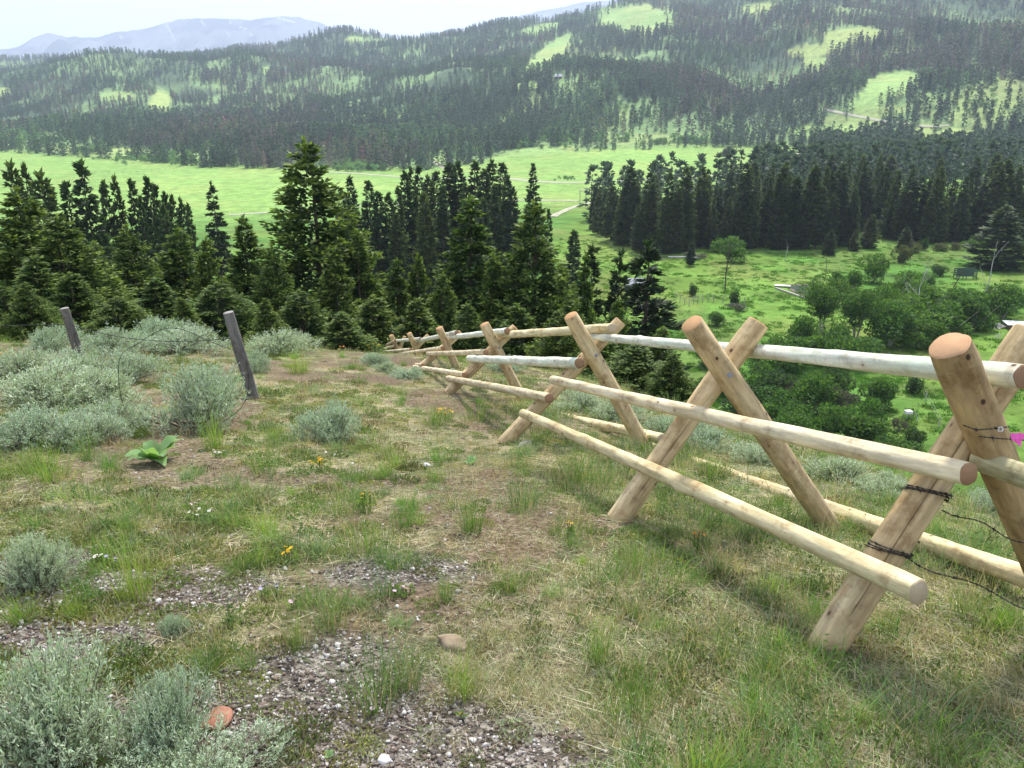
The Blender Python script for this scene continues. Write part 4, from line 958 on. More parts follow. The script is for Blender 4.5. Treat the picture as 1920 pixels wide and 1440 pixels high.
def plane_hit(px, py, P0, nrm):
    d = ray(px, py); e = np.array([0, 0, EYE]); t = np.dot(P0 - e, nrm) / np.dot(d, nrm); return e + d * t
# buck: A top, A second point, B top, B foot (points of the two crossed posts), thickness of A and B
BK = [dict(At=(1779, 648), A2=(1873, 870), Bt=(1936, 625), Bf=(1535, 1232), r=(.058, .060), w=W_POSTD, wb=W_POST),
      dict(At=(1297, 607), A2=(1548, 978), Bt=(1422, 606), Bf=(1168, 978), r=(.054, .055)),
      dict(At=(1070, 592), A2=(1205, 832), Bt=(1163, 603), Bf=(950, 833), r=(.056, .053)),
      dict(At=(908, 608), A2=(968, 725), Bt=(966, 614), Bf=(843, 738), r=(.055, .055)),
      dict(At=(823, 615), A2=(857, 691), Bt=(864, 624), Bf=(793, 687), r=(.056, .055)),
      dict(At=(767, 625), A2=(791, 677), Bt=(803, 629), Bf=(752, 678), r=(.058, .055), Y=17.2),
      dict(At=(733, 629), A2=(746, 656), Bt=(759, 631), Bf=(716, 668), r=(.062, .05), Y=21),
      dict(At=(708, 640), A2=(715, 657), Bt=(726, 641), Bf=(694, 668), r=(.06, .05), Y=25),
      dict(At=(678, 647), A2=(684, 660), Bt=(694, 648), Bf=(664, 668), r=(.06, .05), Y=29)]
for b in BK: b['F'] = P(b['Bf'][0], b['Bf'][1], b['Y']) if 'Y' in b else hit(*b['Bf'])
for b in BK:
    if 'Y' in b: b['F'][2] = zt(b['F'][0], b['F'][1])
print('buck feet', [tuple(np.round(b['F'], 2)) for b in BK])
for i, b in enumerate(BK):
    a = BK[max(0, i - 1)]['F']; c = BK[min(len(BK) - 1, i + 1)]['F']; d = c - a; d[2] = 0; b['d'] = unit(d)
FN = thing('log_fence', 'new peeled-log fence of crossed posts and long rails running down over the knoll', 'fence', BK[0]['F'])
def to_ground(top, p2, extra=.06):
    d = unit(p2 - top); s = np.linspace(.2, 4.0, 400); q = top + d[None] * s[:, None]; g = ZT(q[:, 0], q[:, 1]); w = np.nonzero(q[:, 2] < g)[0]
    k = w[0] if len(w) else 200
    return top + d * (s[k] + extra)
for i, b in enumerate(BK):
    F, d = b['F'], b['d']; w = b.get('w', W_POST); wb = b.get('wb', W_POST); L = {}
    if i > 4 : L = {}
    PA = F - d * .045; PB = F + d * .045
    At = plane_hit(*b['At'], PA, d); A2 = plane_hit(*b['A2'], PA, d); Bt = plane_hit(*b['Bt'], PB, d)
    Bf = F + d * .045 if i else plane_hit(*b['Bf'], PB, d)
    log_between('post', to_ground(At, A2), At, b['r'][0] * 1.06, b['r'][0], w, FN, 10 + i, crack=[.5, 1.62, 1.3, .4, .7, 0, 0, 0, 0][i])
    log_between('post', Bf - unit(Bt - Bf) * (.02 if i else -.02), Bt, b['r'][1] * 1.04, b['r'][1] * .95, wb, FN, 30 + i, crack=[1.40, 1.45, .3, .2, .3, 0, 0, 0, 0][i], bend=.006)
# rails: (buck, pixel) twice, end pixels x, thickness in pixels at both ends
def rail(b1, p1, b2, p2, x0, x1, w0, w1, mats, seed, bend=.004, leg=None):
    dr = unit(np.array(p2, float) - np.array(p1, float))
    def cross(bi, p):
        bk = BK[bi]
        if leg is None: return plane_hit(*p, bk['F'], bk['d'])
        a_, c_ = (bk['Bt'], bk['Bf']) if leg == 'B' else (bk['At'], bk['A2'])
        A_ = plane_hit(*a_, bk['F'], bk['d']); C_ = plane_hit(*c_, bk['F'], bk['d']); ax_ = unit(C_ - A_); best = None
        for s_ in np.linspace(0, 160, 321):
            sg = -1 if leg == 'B' else 1; q = plane_hit(p[0] + dr[0] * s_ * sg, p[1] + dr[1] * s_ * sg, bk['F'], bk['d'])
            dd = np.linalg.norm((q - A_) - ax_ * np.dot(q - A_, ax_)); best = q
            if dd > .055 + .028 and ((dr[0] > 0) or True): break
        return best
    q1 = cross(b1, p1); q2 = cross(b2, p2); u_ = q2 - q1
    ts = np.linspace(-3.5, 2.0, 9001); pts = q1 + ts[:, None] * u_; px, py = proj(pts[:, 0], pts[:, 1], pts[:, 2]); ok = pts[:, 1] > .3
    a = pts[ok][np.argmin(np.abs(px[ok] - x0))]; b = pts[ok][np.argmin(np.abs(px[ok] - x1))]
    dep = lambda p: p[1] * CT - (p[2] - EYE) * ST
    log_between('rail', a, b, w0 * dep(a) / FPX / 2, w1 * dep(b) / FPX / 2, mats, FN, seed, crack=(.3 if seed % 3 == 0 else 0), bend=bend * (1 if seed % 2 else -1), sides=28)
rail(2, (1128, 633), 0, (1850, 700), 1104, 1918, 14, 46, W_RAILG, 51)
rail(1, (1292, 770), 0, (1748, 873), 1036, 1816, 17, 46, W_RAIL, 52, leg='B')
rail(1, (1222, 884), 0, (1640, 1072), 980, 1722, 17, 48, W_RAILY, 53, leg='B')
rail(2, (1212, 838), 0, (1960, 1095), 1196, 2080, 22, 46, W_RAILY, 54, .0, leg='A')
rail(3, (945, 628), 2, (1130, 616), 929, 1148, 13, 19, W_RAILY, 55)
rail(3, (897, 673), 2, (1070, 680), 880, 1087, 13, 21, W_RAILG, 56, leg='B')
rail(3, (858, 713), 2, (1012, 743), 840, 1030, 11, 19, W_RAIL, 57, leg='B')
rail(3, (975, 762), 2, (1200, 813), 962, 1243, 11, 22, W_RAILY, 58, leg='A')
rail(4, (847, 632), 3, (938, 622), 838, 951, 9, 13, W_RAILG, 59)
rail(4, (814, 663), 3, (900, 661), 802, 911, 8, 12, W_RAIL, 60, leg='B')
rail(4, (787, 690), 3, (860, 701), 771, 871, 8, 11, W_RAIL, 61, leg='B')
rail(5, (788, 639), 4, (848, 626), 779, 857, 7, 10, W_RAILG, 62)
rail(5, (760, 662), 4, (820, 654), 748, 830, 5, 9, W_RAIL, 63, leg='B')
rail(5, (750, 682), 4, (784, 684), 735, 792, 5, 7, W_RAIL, 64)
rail(6, (747, 639), 5, (782, 636), 740, 789, 6, 7, W_RAILG, 65)
rail(6, (727, 659), 5, (764, 656), 718, 770, 4, 7, W_RAIL, 66)
rail(7, (714, 651), 6, (736, 641), 708, 741, 4, 5, W_RAIL, 67)
rail(7, (712, 657), 6, (735, 650), 704, 740, 4, 5, W_RAIL, 68)
rail(8, (681, 655), 7, (709, 652), 668, 730, 4, 5, W_RAIL, 69)
# next bay towards the viewer's right: middle rail, and the post and rails that lie outside the frame's edge
d0 = BK[0]['d']; n0 = np.array([d0[1], -d0[0], 0])
def side_plane(p, px, py): return plane_hit(px, py, p, n0)
q = plane_hit(1832, 862, BK[0]['F'] - d0 * .02, d0); q2 = side_plane(q, 1920, 893); log_between('rail', q, q + (q2 - q) * 5.5, .036, .044, W_RAILO, FN, 71)

for i_, px_, py_ in [(1, 1368, 703), (2, 1118, 666), (3, 936, 652)]:
    mb = MB(); tube(mb, [(0, 0, 0), (0, -.012, 0)], .008, sides=8, cap=True); tube(mb, [(0, .0, 0), (0, -.006, 0)], .013, sides=10, cap=True)
    link('bolt', mb.mesh('bolt', M_GREYR, True), FN, plane_hit(px_, py_, BK[i_]['F'] - BK[i_]['d'] * .099, BK[i_]['d']) - BK[0]['F'])
# ------------------------------------------------------------ barbed wire tied round the nearest post
t = NT('dark_wire', .55, .5); t.b.inputs['Metallic'].default_value = .7; t.color((.06, .055, .05)); M_WIRE = t.m
def wire_mesh(pts, r=.0013, barb=.12, seed=1):
    rg = np.random.default_rng(seed); pts = np.asarray(pts, float); s = np.concatenate([[0], np.cumsum(np.linalg.norm(np.diff(pts, axis=0), axis=1))]); n = max(8, int(s[-1] / .012)); q = np.linspace(0, s[-1], n)
    p = np.stack([np.interp(q, s, pts[:, k]) for k in range(3)], 1); mb = MB()
    for ph in (0, np.pi):
        off = np.stack([np.cos(q * 170 + ph), np.sin(q * 170 + ph), np.sin(q * 170 + ph)], 1) * r * 1.1; tube(mb, p + off, r, sides=5)
    if barb:
        for k in np.arange(.06, s[-1], barb):
            c = np.array([np.interp(k, s, pts[:, j]) for j in range(3)])
            for _ in range(2): v = unit(rg.normal(size=3)) * .012; tube(mb, [c - v, c + v], [r * .8, r * .5], sides=4)
            th = np.linspace(0, 12, 14); tube(mb, c + np.stack([np.cos(th) * r * 2.6, (th / 12 - .5) * .012, np.sin(th) * r * 2.6], 1), r * .8, sides=4)
    return mb.mesh('wire', M_WIRE, True)
b = BK[0]; Bt = plane_hit(*b['Bt'], b['F'] + d0 * .045, d0); Bf = plane_hit(*b['Bf'], b['F'] + d0 * .045, d0); ax = unit(Bt - Bf)
def wrap(c, axis, r, turns, seed):
    rg = np.random.default_rng(seed); u1 = unit(np.cross(axis, [0, 0, 1.])); u2 = np.cross(axis, u1); th = np.linspace(0, 2 * np.pi * turns, 40 * turns)
    return c + (u1 * np.cos(th)[:, None] + u2 * np.sin(th)[:, None]) * (r + .004) + axis * (np.linspace(-.012, .012, len(th)) + .006 * np.sin(th * .9 + seed) + .016 * np.sin(th + 1))[:, None]
def on_axis(px, py):
    k = plane_hit(px, py, b['F'] + d0 * .045, d0); return Bf + ax * np.dot(k - Bf, ax)
WF = thing('barbed_wire', 'twisted barbed wire wrapped round the nearest leaning post and strung off to the right', 'barbed wire', BK[0]['F'])
def wpart(pts, seed, barb=.12, r=.0013): link('strand', wire_mesh(np.asarray(pts) - BK[0]['F'], r, barb, seed), WF)
c1 = on_axis(1672, 1032); c2 = on_axis(1752, 930)
wpart(wrap(c1, ax, .061, 3, 1), 1, .09); wpart(wrap(c2, ax, .060, 3, 2), 2, .09)
for c, (px, py), (ex, ey), sd_ in [(c1, (1700, 1046), (1920, 1112), 3), (c2, (1768, 953), (1920, 992), 4)]:
    s0 = plane_hit(px, py, b['F'] - d0 * .0, d0); s1 = side_plane(s0, ex, ey); e = s0 + (s1 - s0) * 4; k = np.linspace(0, 1, 30)[:, None]
    wpart(s0 * (1 - k) + e * k + np.concatenate([0 * k, 0 * k, -.05 * 4 * k * (1 - k)], 1) + .006 * np.sin(k * 31 + sd_), sd_, .13)
pj = [plane_hit(a, c, b['F'] - d0 * .12, d0) for a, c in [(1806, 797), (1830, 806), (1862, 804), (1892, 800)]]; wpart(pj, 5, .08)
pj = [plane_hit(a, c, b['F'] - d0 * .12, d0) for a, c in [(1835, 818), (1870, 822), (1908, 824), (1960, 830)]]; wpart(pj, 6, .08)
# pink ribbon
t = NT('pink_ribbon', .4, .4); t.color((.85, .12, .48)); rb = plane_hit(1896, 818, b['F'] - d0 * .135, d0); mb = MB(); rg = np.random.default_rng(4)
for k in range(4):
    a_ = rg.uniform(-.9, .3); q = np.linspace(0, 1, 7); p = .55 * np.stack([.045 * q * math.cos(a_) * (1 + k * .25), -.01 * q + .006 * np.sin(q * 9 + k), .05 * q * math.sin(a_) - .01 * q * q], 1)
    w = np.array([0, .004, .008]); V = np.stack([p - w, p + w], 1).reshape(-1, 3); i = np.arange(6)[:, None] * 2; mb.add(V, np.concatenate([i, i + 1, i + 3, i + 2], 1))
tag(link('ribbon', mb.mesh('ribbon', t.m), None, rb), 'small bright pink plastic ribbon knotted on the wire by the nearest crossed posts', 'ribbon')
mb = MB(); th = np.linspace(0, 2 * np.pi, 14); c = plane_hit(1876, 805, b['F'] - d0 * .125, d0); tube(mb, np.stack([.007 * np.cos(th), .001 * np.sin(th), .007 * np.sin(th)], 1), .0022, sides=5); link('washer', mb.mesh('washer', M_PALE, True), WF, c - BK[0]['F'])

# ------------------------------------------------------------ old grey fence posts on the left, their wire
W_OLD = wood_mat('old_grey_post', (.085, .08, .075), (.17, .165, .155), (.27, .26, .245), (.36, .34, .31), .05)
OP = []
for (bx, by), (tx, ty), wpx, lab, sd_ in [((476, 748), (428, 586), 22, 'weathered grey wooden post leaning left beside the big sagebrush', 81), ((152, 676), (121, 578), 17, 'weathered grey wooden post leaning left, half sunk in the left sagebrush', 82)]:
    f = hit(bx, by); top = plane_hit(tx, ty, f, np.array([0, 1., 0])) ; r = wpx / FPX * f[1] / 2
    o = log_between('grey_post', f - unit(top - f) * .2, top, r * 1.06, r * .92, W_OLD, None, sd_, crack=.4); tag(o, lab, 'fence post'); OP.append((f, top))
(fb, tb), (fa, ta) = OP
p1 = ta + (fa - ta) * .30; p2 = tb + (fb - tb) * .28; pz = P(0, 608, p1[1] + 2.0); k = np.linspace(0, 1, 20)[:, None]
far_ = p1 + (p1 - p2) * 1.2; far_ = P(-80, 612, p1[1] + 1.2)
mbs = wire_mesh(np.concatenate([far_ * (1 - k) + p1 * k, p1 * (1 - k) + p2 * k + np.concatenate([0 * k, 0 * k, -.12 * 4 * k * (1 - k)], 1)]), .0022, .3, 7); tag(link('wire_strand', mbs), 'single rusty wire strand between the two grey posts and off to the left', 'wire')
th = np.linspace(-.3, 6.6, 90); c = hit(372, 800) + [0, .0, .1]; cc_ = np.stack([.50 * np.cos(th), -.25 + .12 * np.sin(th) + .1 * np.cos(2 * th), .36 + .40 * np.sin(th) + .03 * np.sin(5 * th)], 1)
mbq = wire_mesh(cc_, .0016, .2, 8); tag(link('wire_coil', mbq, None, c), 'loose loop of old barbed wire lying over the big sagebrush by the grey post', 'wire coil')

# ------------------------------------------------------------ sagebrush
def sage(rg, shoots, leaves, L, W, seed, fl=0):
    st = MB(); mb = MB(); n = shoots
    nl = 11; la = rg.uniform(0, 6.28, nl); lr = rg.uniform(.05, .36, nl); lr[0] = 0; lob = np.stack([lr * np.cos(la), lr * np.sin(la), rg.uniform(.12, .34, nl) * (1 - lr * .9)], 1); ls = rg.uniform(.13, .22, nl)
    kk = rg.integers(0, nl, n); d = unit(rg.normal(size=(n, 3)) + np.array([0, 0, .45])); base = lob[kk] + d * (ls[kk] * rg.uniform(.72, 1.08, n))[:, None]; base[:, 2] = np.maximum(base[:, 2], .015)
    d = unit(base + d * .25); dr = unit(d * .7 + np.array([0, 0, .75]) + rg.normal(0, .22, (n, 3)))
    sh = rg.uniform(.05, .12, n)
    for k in range(26):
        tgt = base[k * (n // 26)]; q = np.linspace(0, 1, 6)[:, None]; p = tgt * q + np.array([0, 0, .06]) * np.sin(q * np.pi) + rg.normal(0, .012, (6, 3)); tube(st, p, np.linspace(.010, .002, 6), sides=4)
    for k in range(0, n, 2): tube(st, [base[k] * .72, base[k], base[k] + dr[k] * sh[k]], [.0028, .002, .001], sides=3)
    t_ = rg.random((n, leaves)); c = base[:, None] + dr[:, None] * (sh[:, None] * t_)[:, :, None] - d[:, None] * (rg.random((n, leaves, 1)) ** 2 * .09)
    ld = dr[:, None] * .9 + rg.normal(0, .55, (n, leaves, 3)); c = c.reshape(-1, 3); ld = ld.reshape(-1, 3); m = len(c)
    sc_ = np.repeat(rg.uniform(.85, 1.15, n), leaves)[:, None]
    col = np.array([.425, .495, .375]) * sc_ * rg.uniform(.82, 1.2, (m, 1)) + np.array([-.03, .03, -.02]) * (rg.random((m, 1)) < .35)
    cards(mb, c, ld, L * rg.uniform(.7, 1.3, m), W * rg.uniform(.8, 1.2, m), col, rg, wide=.72, fold=.06)
    if fl:    # pale flower stalks standing out of the shrub
        k = rg.integers(0, n, fl); b_ = base[k]; blades(mb, b_, unit(np.array([0, 0, 1.]) + d[k] * .5 + rg.normal(0, .12, (fl, 3))), rg.uniform(.12, .24, fl), .004, .15, np.array([.40, .38, .28]), rg, 2)
    return st.mesh('stem', M_TWIG), mb.mesh('foliage', M_SAGE)
SAGEN = [sage(rng, 1000, 16, .030, .0078, 1), sage(rng, 950, 16, .029, .0075, 2)]
SAGEM = [sage(rng, 760, 12, .036, .0085, 3, 20), sage(rng, 760, 12, .034, .0085, 4, 30), sage(rng, 720, 12, .038, .009, 5, 12)]
def sagebrush(px, py, wpx, hpx, lab, near=False):
    h = hit(px, py); s = h[1] / FPX * 1.08; pr = (SAGEN if near else SAGEM); pr = pr[int(rng.integers(len(pr)))]; w = wpx * s * 1.38; H = hpx * s / (.84 if h[1] > 4.5 else .72)
    t_ = thing('sagebrush', lab, 'sagebrush', (h[0], h[1] + w * .30, zt(h[0], h[1] + w * .3) - .04), rng.uniform(0, 6.28), 'sagebrush on the knoll', (w / .98, w / .98, H / .60))
    link('stem', pr[0], t_); link('foliage', pr[1], t_)
for a in [(60, 1500, 330, 270, 'large grey-green sagebrush cut by the bottom left corner', 1), (300, 1450, 200, 190, 'bright blue-green upright sagebrush right of the corner one', 1), (350, 1530, 290, 140, 'pale sagebrush cut by the bottom edge below the red stone', 1), (40, 1125, 140, 112, 'rounded sagebrush alone on gravel at the left edge', 1), (318, 1200, 58, 56, 'small solitary sagebrush seedling on the gravel', 1), (222, 1272, 34, 24, 'tiny pale sage seedling above the corner sagebrush', 1),
          (612, 835, 118, 92, 'spiky blue-grey sagebrush alone right of the right grey post', 0), (342, 815, 170, 138, 'largest sagebrush at the foot of the right grey post', 0), (28, 850, 150, 82, 'sagebrush at the left edge in the nearest row of the left patch', 0), (120, 845, 140, 84, 'sagebrush second from left in the nearest row of the left patch', 0),
          (205, 818, 120, 76, 'sagebrush at the right end of the nearest row of the left patch', 0), (40, 775, 190, 84, 'broad sagebrush at the left edge in the middle row', 0), (165, 768, 150, 80, 'sagebrush in the middle row below the left grey post', 0), (212, 722, 110, 62, 'sagebrush just right of the left grey post foot', 0), (120, 722, 120, 64, 'sagebrush hiding the foot of the left grey post', 0), (15, 715, 110, 60, 'sagebrush at the left edge behind the middle row', 0),
          (72, 662, 92, 50, 'rounded grey sagebrush left of the left grey post', 0), (185, 668, 100, 54, 'purplish sagebrush behind the left grey post', 0), (262, 655, 110, 60, 'sagebrush in the back rows right of the left grey post', 0), (330, 668, 130, 48, 'low wide sagebrush behind the largest one', 0), (345, 628, 90, 52, 'rounded sagebrush on the crest behind the low wide one', 0), (285, 622, 100, 50, 'sagebrush on the crest in the middle of the back row', 0),
          (215, 605, 80, 44, 'small grey sagebrush at the top of the crest', 0), (170, 600, 70, 40, 'greenish sagebrush at the left end of the crest', 0), (510, 668, 110, 52, 'sagebrush on the crest right of the right grey post', 0), (470, 700, 60, 50, 'grey twiggy sagebrush behind the right grey post', 0), (698, 690, 52, 28, 'small sagebrush at the vanishing end of the fence', 0), (760, 712, 60, 26, 'low pale sagebrush by the lowest far rail', 0),
          (725, 700, 40, 26, 'whitish small sagebrush next to the far rail ends', 0), (1100, 775, 90, 42, 'sagebrush just behind the third log buck', 0), (1160, 790, 90, 50, 'sagebrush between the second and third log bucks', 0), (1330, 850, 110, 60, 'sagebrush behind the second log buck', 0), (1250, 830, 90, 50, 'sagebrush left of the second log buck, beyond the lowest rail', 0), (1430, 880, 100, 46, 'low sagebrush under the middle rail right of the second buck', 0),
          (1600, 915, 130, 66, 'sagebrush under the middle rail near the nearest buck', 0), (1690, 940, 110, 56, 'sagebrush right beside the nearest leaning post', 0), (950, 700, 70, 36, 'grey sagebrush behind the fourth log buck', 0), (1895, 980, 100, 60, 'sagebrush at the right edge behind the wire', 0)]:
    sagebrush(*a[:5], near=bool(a[5]))

# ------------------------------------------------------------ prominent bunchgrass
GC = {'g': ((.075, .155, .035), (.19, .34, .075)), 'b': ((.075, .145, .055), (.19, .31, .14)), 'y': ((.11, .20, .03), (.31, .48, .08)), 'd': ((.14, .11, .055), (.20, .24, .10))}
def grass_mesh(rg, n, kind, lean=(0, 0), w=.0032, spread=.10, name='grass_clump', mat=None, Lr=(.14, .32), dry=.2):
    mb = MB(); b0, t0 = GC[kind]; bs = np.stack([rg.normal(0, spread, n), rg.normal(0, spread * .8, n), rg.uniform(-.015, 0, n)], 1)
    d = np.array([lean[0], lean[1], 1.]) + np.stack([bs[:, 0] * 2.6, bs[:, 1] * 2.6, 0 * bs[:, 0]], 1) + rg.normal(0, .17, (n, 3))
    isd = rg.random(n) < dry; k = rg.uniform(.75, 1.25, (n, 1))
    c0 = np.where(isd[:, None], np.array([.34, .29, .17]), np.array(b0)) * k; c1 = np.where(isd[:, None], np.array([.42, .36, .22]), np.array(t0)) * k
    blades(mb, bs, d, rg.uniform(*Lr, n), w * rg.uniform(.7, 1.3, n), rg.uniform(.05, .75, n), c0, rg, 4, tipcol=c1)
    return mb.mesh(name, mat or M_GRASS)
GP = {}
for k in 'gby': GP[k] = [grass_mesh(rng, 230, k), grass_mesh(rng, 200, k, spread=.07), grass_mesh(rng, 150, k, w=.006 if k == 'y' else .004, dry=.08)]
for px, py, w, hgt, k, lab in [(96, 905, 76, 68, 'y', 'bright bunchgrass below the left sagebrush patch'), (4, 900, 60, 56, 'y', 'bunchgrass cut by the left edge under the sagebrush'), (255, 1125, 110, 120, 'y', 'tall lime-green grass clump on the gravel right of the edge sagebrush'), (165, 858, 46, 56, 'g', 'thin grass clump at the foot of the nearest sagebrush row'), (496, 888, 78, 60, 'g', 'domed fine green grass clump right of the broad-leaved plant'),
                              (690, 1040, 100, 92, 'g', 'green grass clump beside the bare path in the middle'), (882, 1000, 84, 78, 'g', 'upright grass clump right of the path, below the broad green leaf'), (705, 1320, 150, 150, 'g', 'big green grass clump left of the brown rock'), (760, 1290, 110, 130, 'b', 'bluish grass clump right beside the big one left of the brown rock'), (868, 1310, 70, 120, 'y', 'broad-bladed lime grass right below the brown rock'),
                              (1190, 1345, 130, 150, 'g', 'long grass clump leaning left in the lower middle'), (1120, 1250, 90, 110, 'g', 'grass clump behind the long leaning one'), (1310, 1475, 120, 110, 'y', 'bright grass clump at the bottom edge below the long leaning one'), (560, 1215, 76, 100, 'g', 'dark fine grass clump above the gravel patch'), (625, 1175, 74, 84, 'b', 'grass clump left of the pink flowers'), (318, 1330, 80, 84, 'g', 'fine grass clump with straw behind the blue-green sagebrush'),
                              (400, 842, 44, 60, 'y', 'upright grass clump under the largest sagebrush'), (1190, 1075, 66, 80, 'g', 'grass clump below the foot of the second log buck'), (1262, 1195, 74, 56, 'b', 'low bluish grass clump in the lower right middle'), (1085, 910, 84, 62, 'g', 'grass clump left of the second buck foot'), (640, 968, 70, 60, 'g', 'leaning grass clump left of the path'), (985, 950, 90, 66, 'b', 'bluish grass clump in front of the lowest rail'),
                              (1270, 1010, 64, 56, 'b', 'dark bluish grass clump right of the second buck foot'), (1330, 900, 70, 50, 'g', 'grass clump between the legs of the second buck'), (140, 1160, 60, 62, 'y', 'lime grass tuft right of the edge sagebrush'), (450, 990, 60, 50, 'g', 'grass tuft among the white daisies'), (835, 1130, 60, 60, 'g', 'grass tuft on the right side of the path'), (960, 1110, 60, 60, 'g', 'grass tuft left of the yellow flowers on the path'),
                              (1500, 1180, 60, 50, 'g', 'grass clump at the foot of the nearest leaning post'), (1610, 1360, 80, 66, 'g', 'wide grass clump right of the nearest post foot'), (1800, 1330, 84, 74, 'b', 'grass clump in the lower right corner'), (1750, 1440, 84, 80, 'g', 'grass clump at the bottom edge right of centre'), (1800, 1160, 60, 60, 'g', 'grass clump under the barbed wire'), (1400, 1010, 60, 52, 'b', 'grass clump beneath the lowest near rail'),
                              (560, 700, 60, 40, 'y', 'light grass clump on the crest right of the right grey post'), (455, 680, 40, 40, 'g', 'grass clump between the crest sagebrushes'), (730, 860, 60, 44, 'g', 'grass clump on the path right of the spiky sagebrush'), (820, 800, 70, 40, 'g', 'grass clump below the fourth log buck'), (900, 790, 70, 50, 'g', 'grass clump left of the third buck foot'), (1660, 1180, 60, 50, 'g', 'small grass tuft under the lowest near rail end')]:
    h = hit(px, py); s = h[1] / FPX; me = GP[k][int(rng.integers(3))]
    tag(link('grass_clump', me, None, (h[0], h[1], h[2]), (0, 0, rng.uniform(-.6, .6)), (w * s / .36, w * s / .36, hgt * s / .155)), lab, 'grass clump', 'bunchgrass clumps on the knoll')

# ------------------------------------------------------------ broad-leaved plants
def broad(rg, n, L, name='broad_leaf_plant'):
    mb = MB()
    for k in range(n):
        az = k / n * 6.28 + rg.uniform(-.3, .3); el = rg.uniform(.35, 1.1); ln = L * rg.uniform(.7, 1.15); q = np.linspace(0, 1, 9); wd_ = .20 * ln * np.sin(np.pi * np.clip(q, .0, 1) ** .8) * (q > .12) + .004
        r_ = ln * q * math.cos(el); z_ = ln * q * math.sin(el) - .30 * ln * q ** 2.5 + .01; ctr = np.stack([r_ * math.cos(az), r_ * math.sin(az), z_], 1); sd_ = np.array([-math.sin(az), math.cos(az), 0])
        rows = np.stack([ctr - sd_ * wd_[:, None] + [0, 0, 1] * wd_[:, None] * .55, ctr, ctr + sd_ * wd_[:, None] + [0, 0, 1] * wd_[:, None] * .55 * np.sin(q * 7 + k)[:, None] ** 2], 1).reshape(-1, 3)
        i = np.arange(8)[:, None] * 3; f = np.concatenate([np.concatenate([i, i + 1, i + 4, i + 3], 1), np.concatenate([i + 1, i + 2, i + 5, i + 4], 1)])
        c = np.array([.22, .36, .15]) * rg.uniform(.85, 1.15); mb.add(rows, f, c)
    return mb
for px, py, w, lab, n in [(292, 866, 150, 'pale green broad-leaved plant in front of the largest sagebrush', 12), (884, 872, 50, 'single clump of broad folded leaves right of the path', 6), (1896, 930, 70, 'broad-leaved plant at the right edge below the olive rail', 8), (618, 1420, 40, 'small pale seedling at the bottom edge beside the gravel', 5)]:
    h = hit(px, py); s = h[1] / FPX * w / .5; t_ = thing('broad_leaf_plant', lab, 'plant', h, 0, None, (s, s, s))
    for k in range(n):
        mb = broad(np.random.default_rng(100 + k), 1, .27); link('leaf', mb.mesh('leaf', M_BROAD, True), t_, None, (0, 0, k / n * 6.28 + rng.uniform(-.2, .2)))
    if n == 12: mb = MB(); tube(mb, [(0, 0, 0), (.01, 0, .18), (.03, 0, .34)], .004, (.45, .40, .33), 5); link('dry_stalk', mb.mesh('dry_stalk', M_GRASS), t_)

# ------------------------------------------------------------ wild flowers
def flower_mesh(rg, npet, r, colp, colc, name='bloom'):
    mb = MB(); a = np.arange(npet) / npet * 6.28
    d = np.stack([np.cos(a), np.sin(a), np.full(npet, .25)], 1); d = unit(d); s = np.stack([-np.sin(a), np.cos(a), 0 * a], 1)
    v = np.stack([d * r * .2, d * r * .65 + s * r * .26, d * r, d * r * .65 - s * r * .26], 1).reshape(-1, 3); mb.add(v, np.arange(npet * 4).reshape(-1, 4), colp)
    th = np.arange(8) / 8 * 6.28; c = np.stack([np.cos(th) * r * .28, np.sin(th) * r * .28, np.full(8, r * .12)], 1); mb.add(np.concatenate([c, [[0, 0, r * .3]]]), [[i, (i + 1) % 8, 8] for i in range(8)], colc)
    return mb.mesh(name, M_PETAL)
YEL = ((.85, .52, .02), (.70, .36, .01)); PNK = ((.80, .55, .78), (.75, .6, .2)); WHT = ((.85, .80, .86), (.8, .65, .2)); ORG = ((.80, .25, .03), (.5, .15, .02)); LIL = ((.45, .40, .80), (.7, .6, .3))
stem_c = (.10, .17, .05)
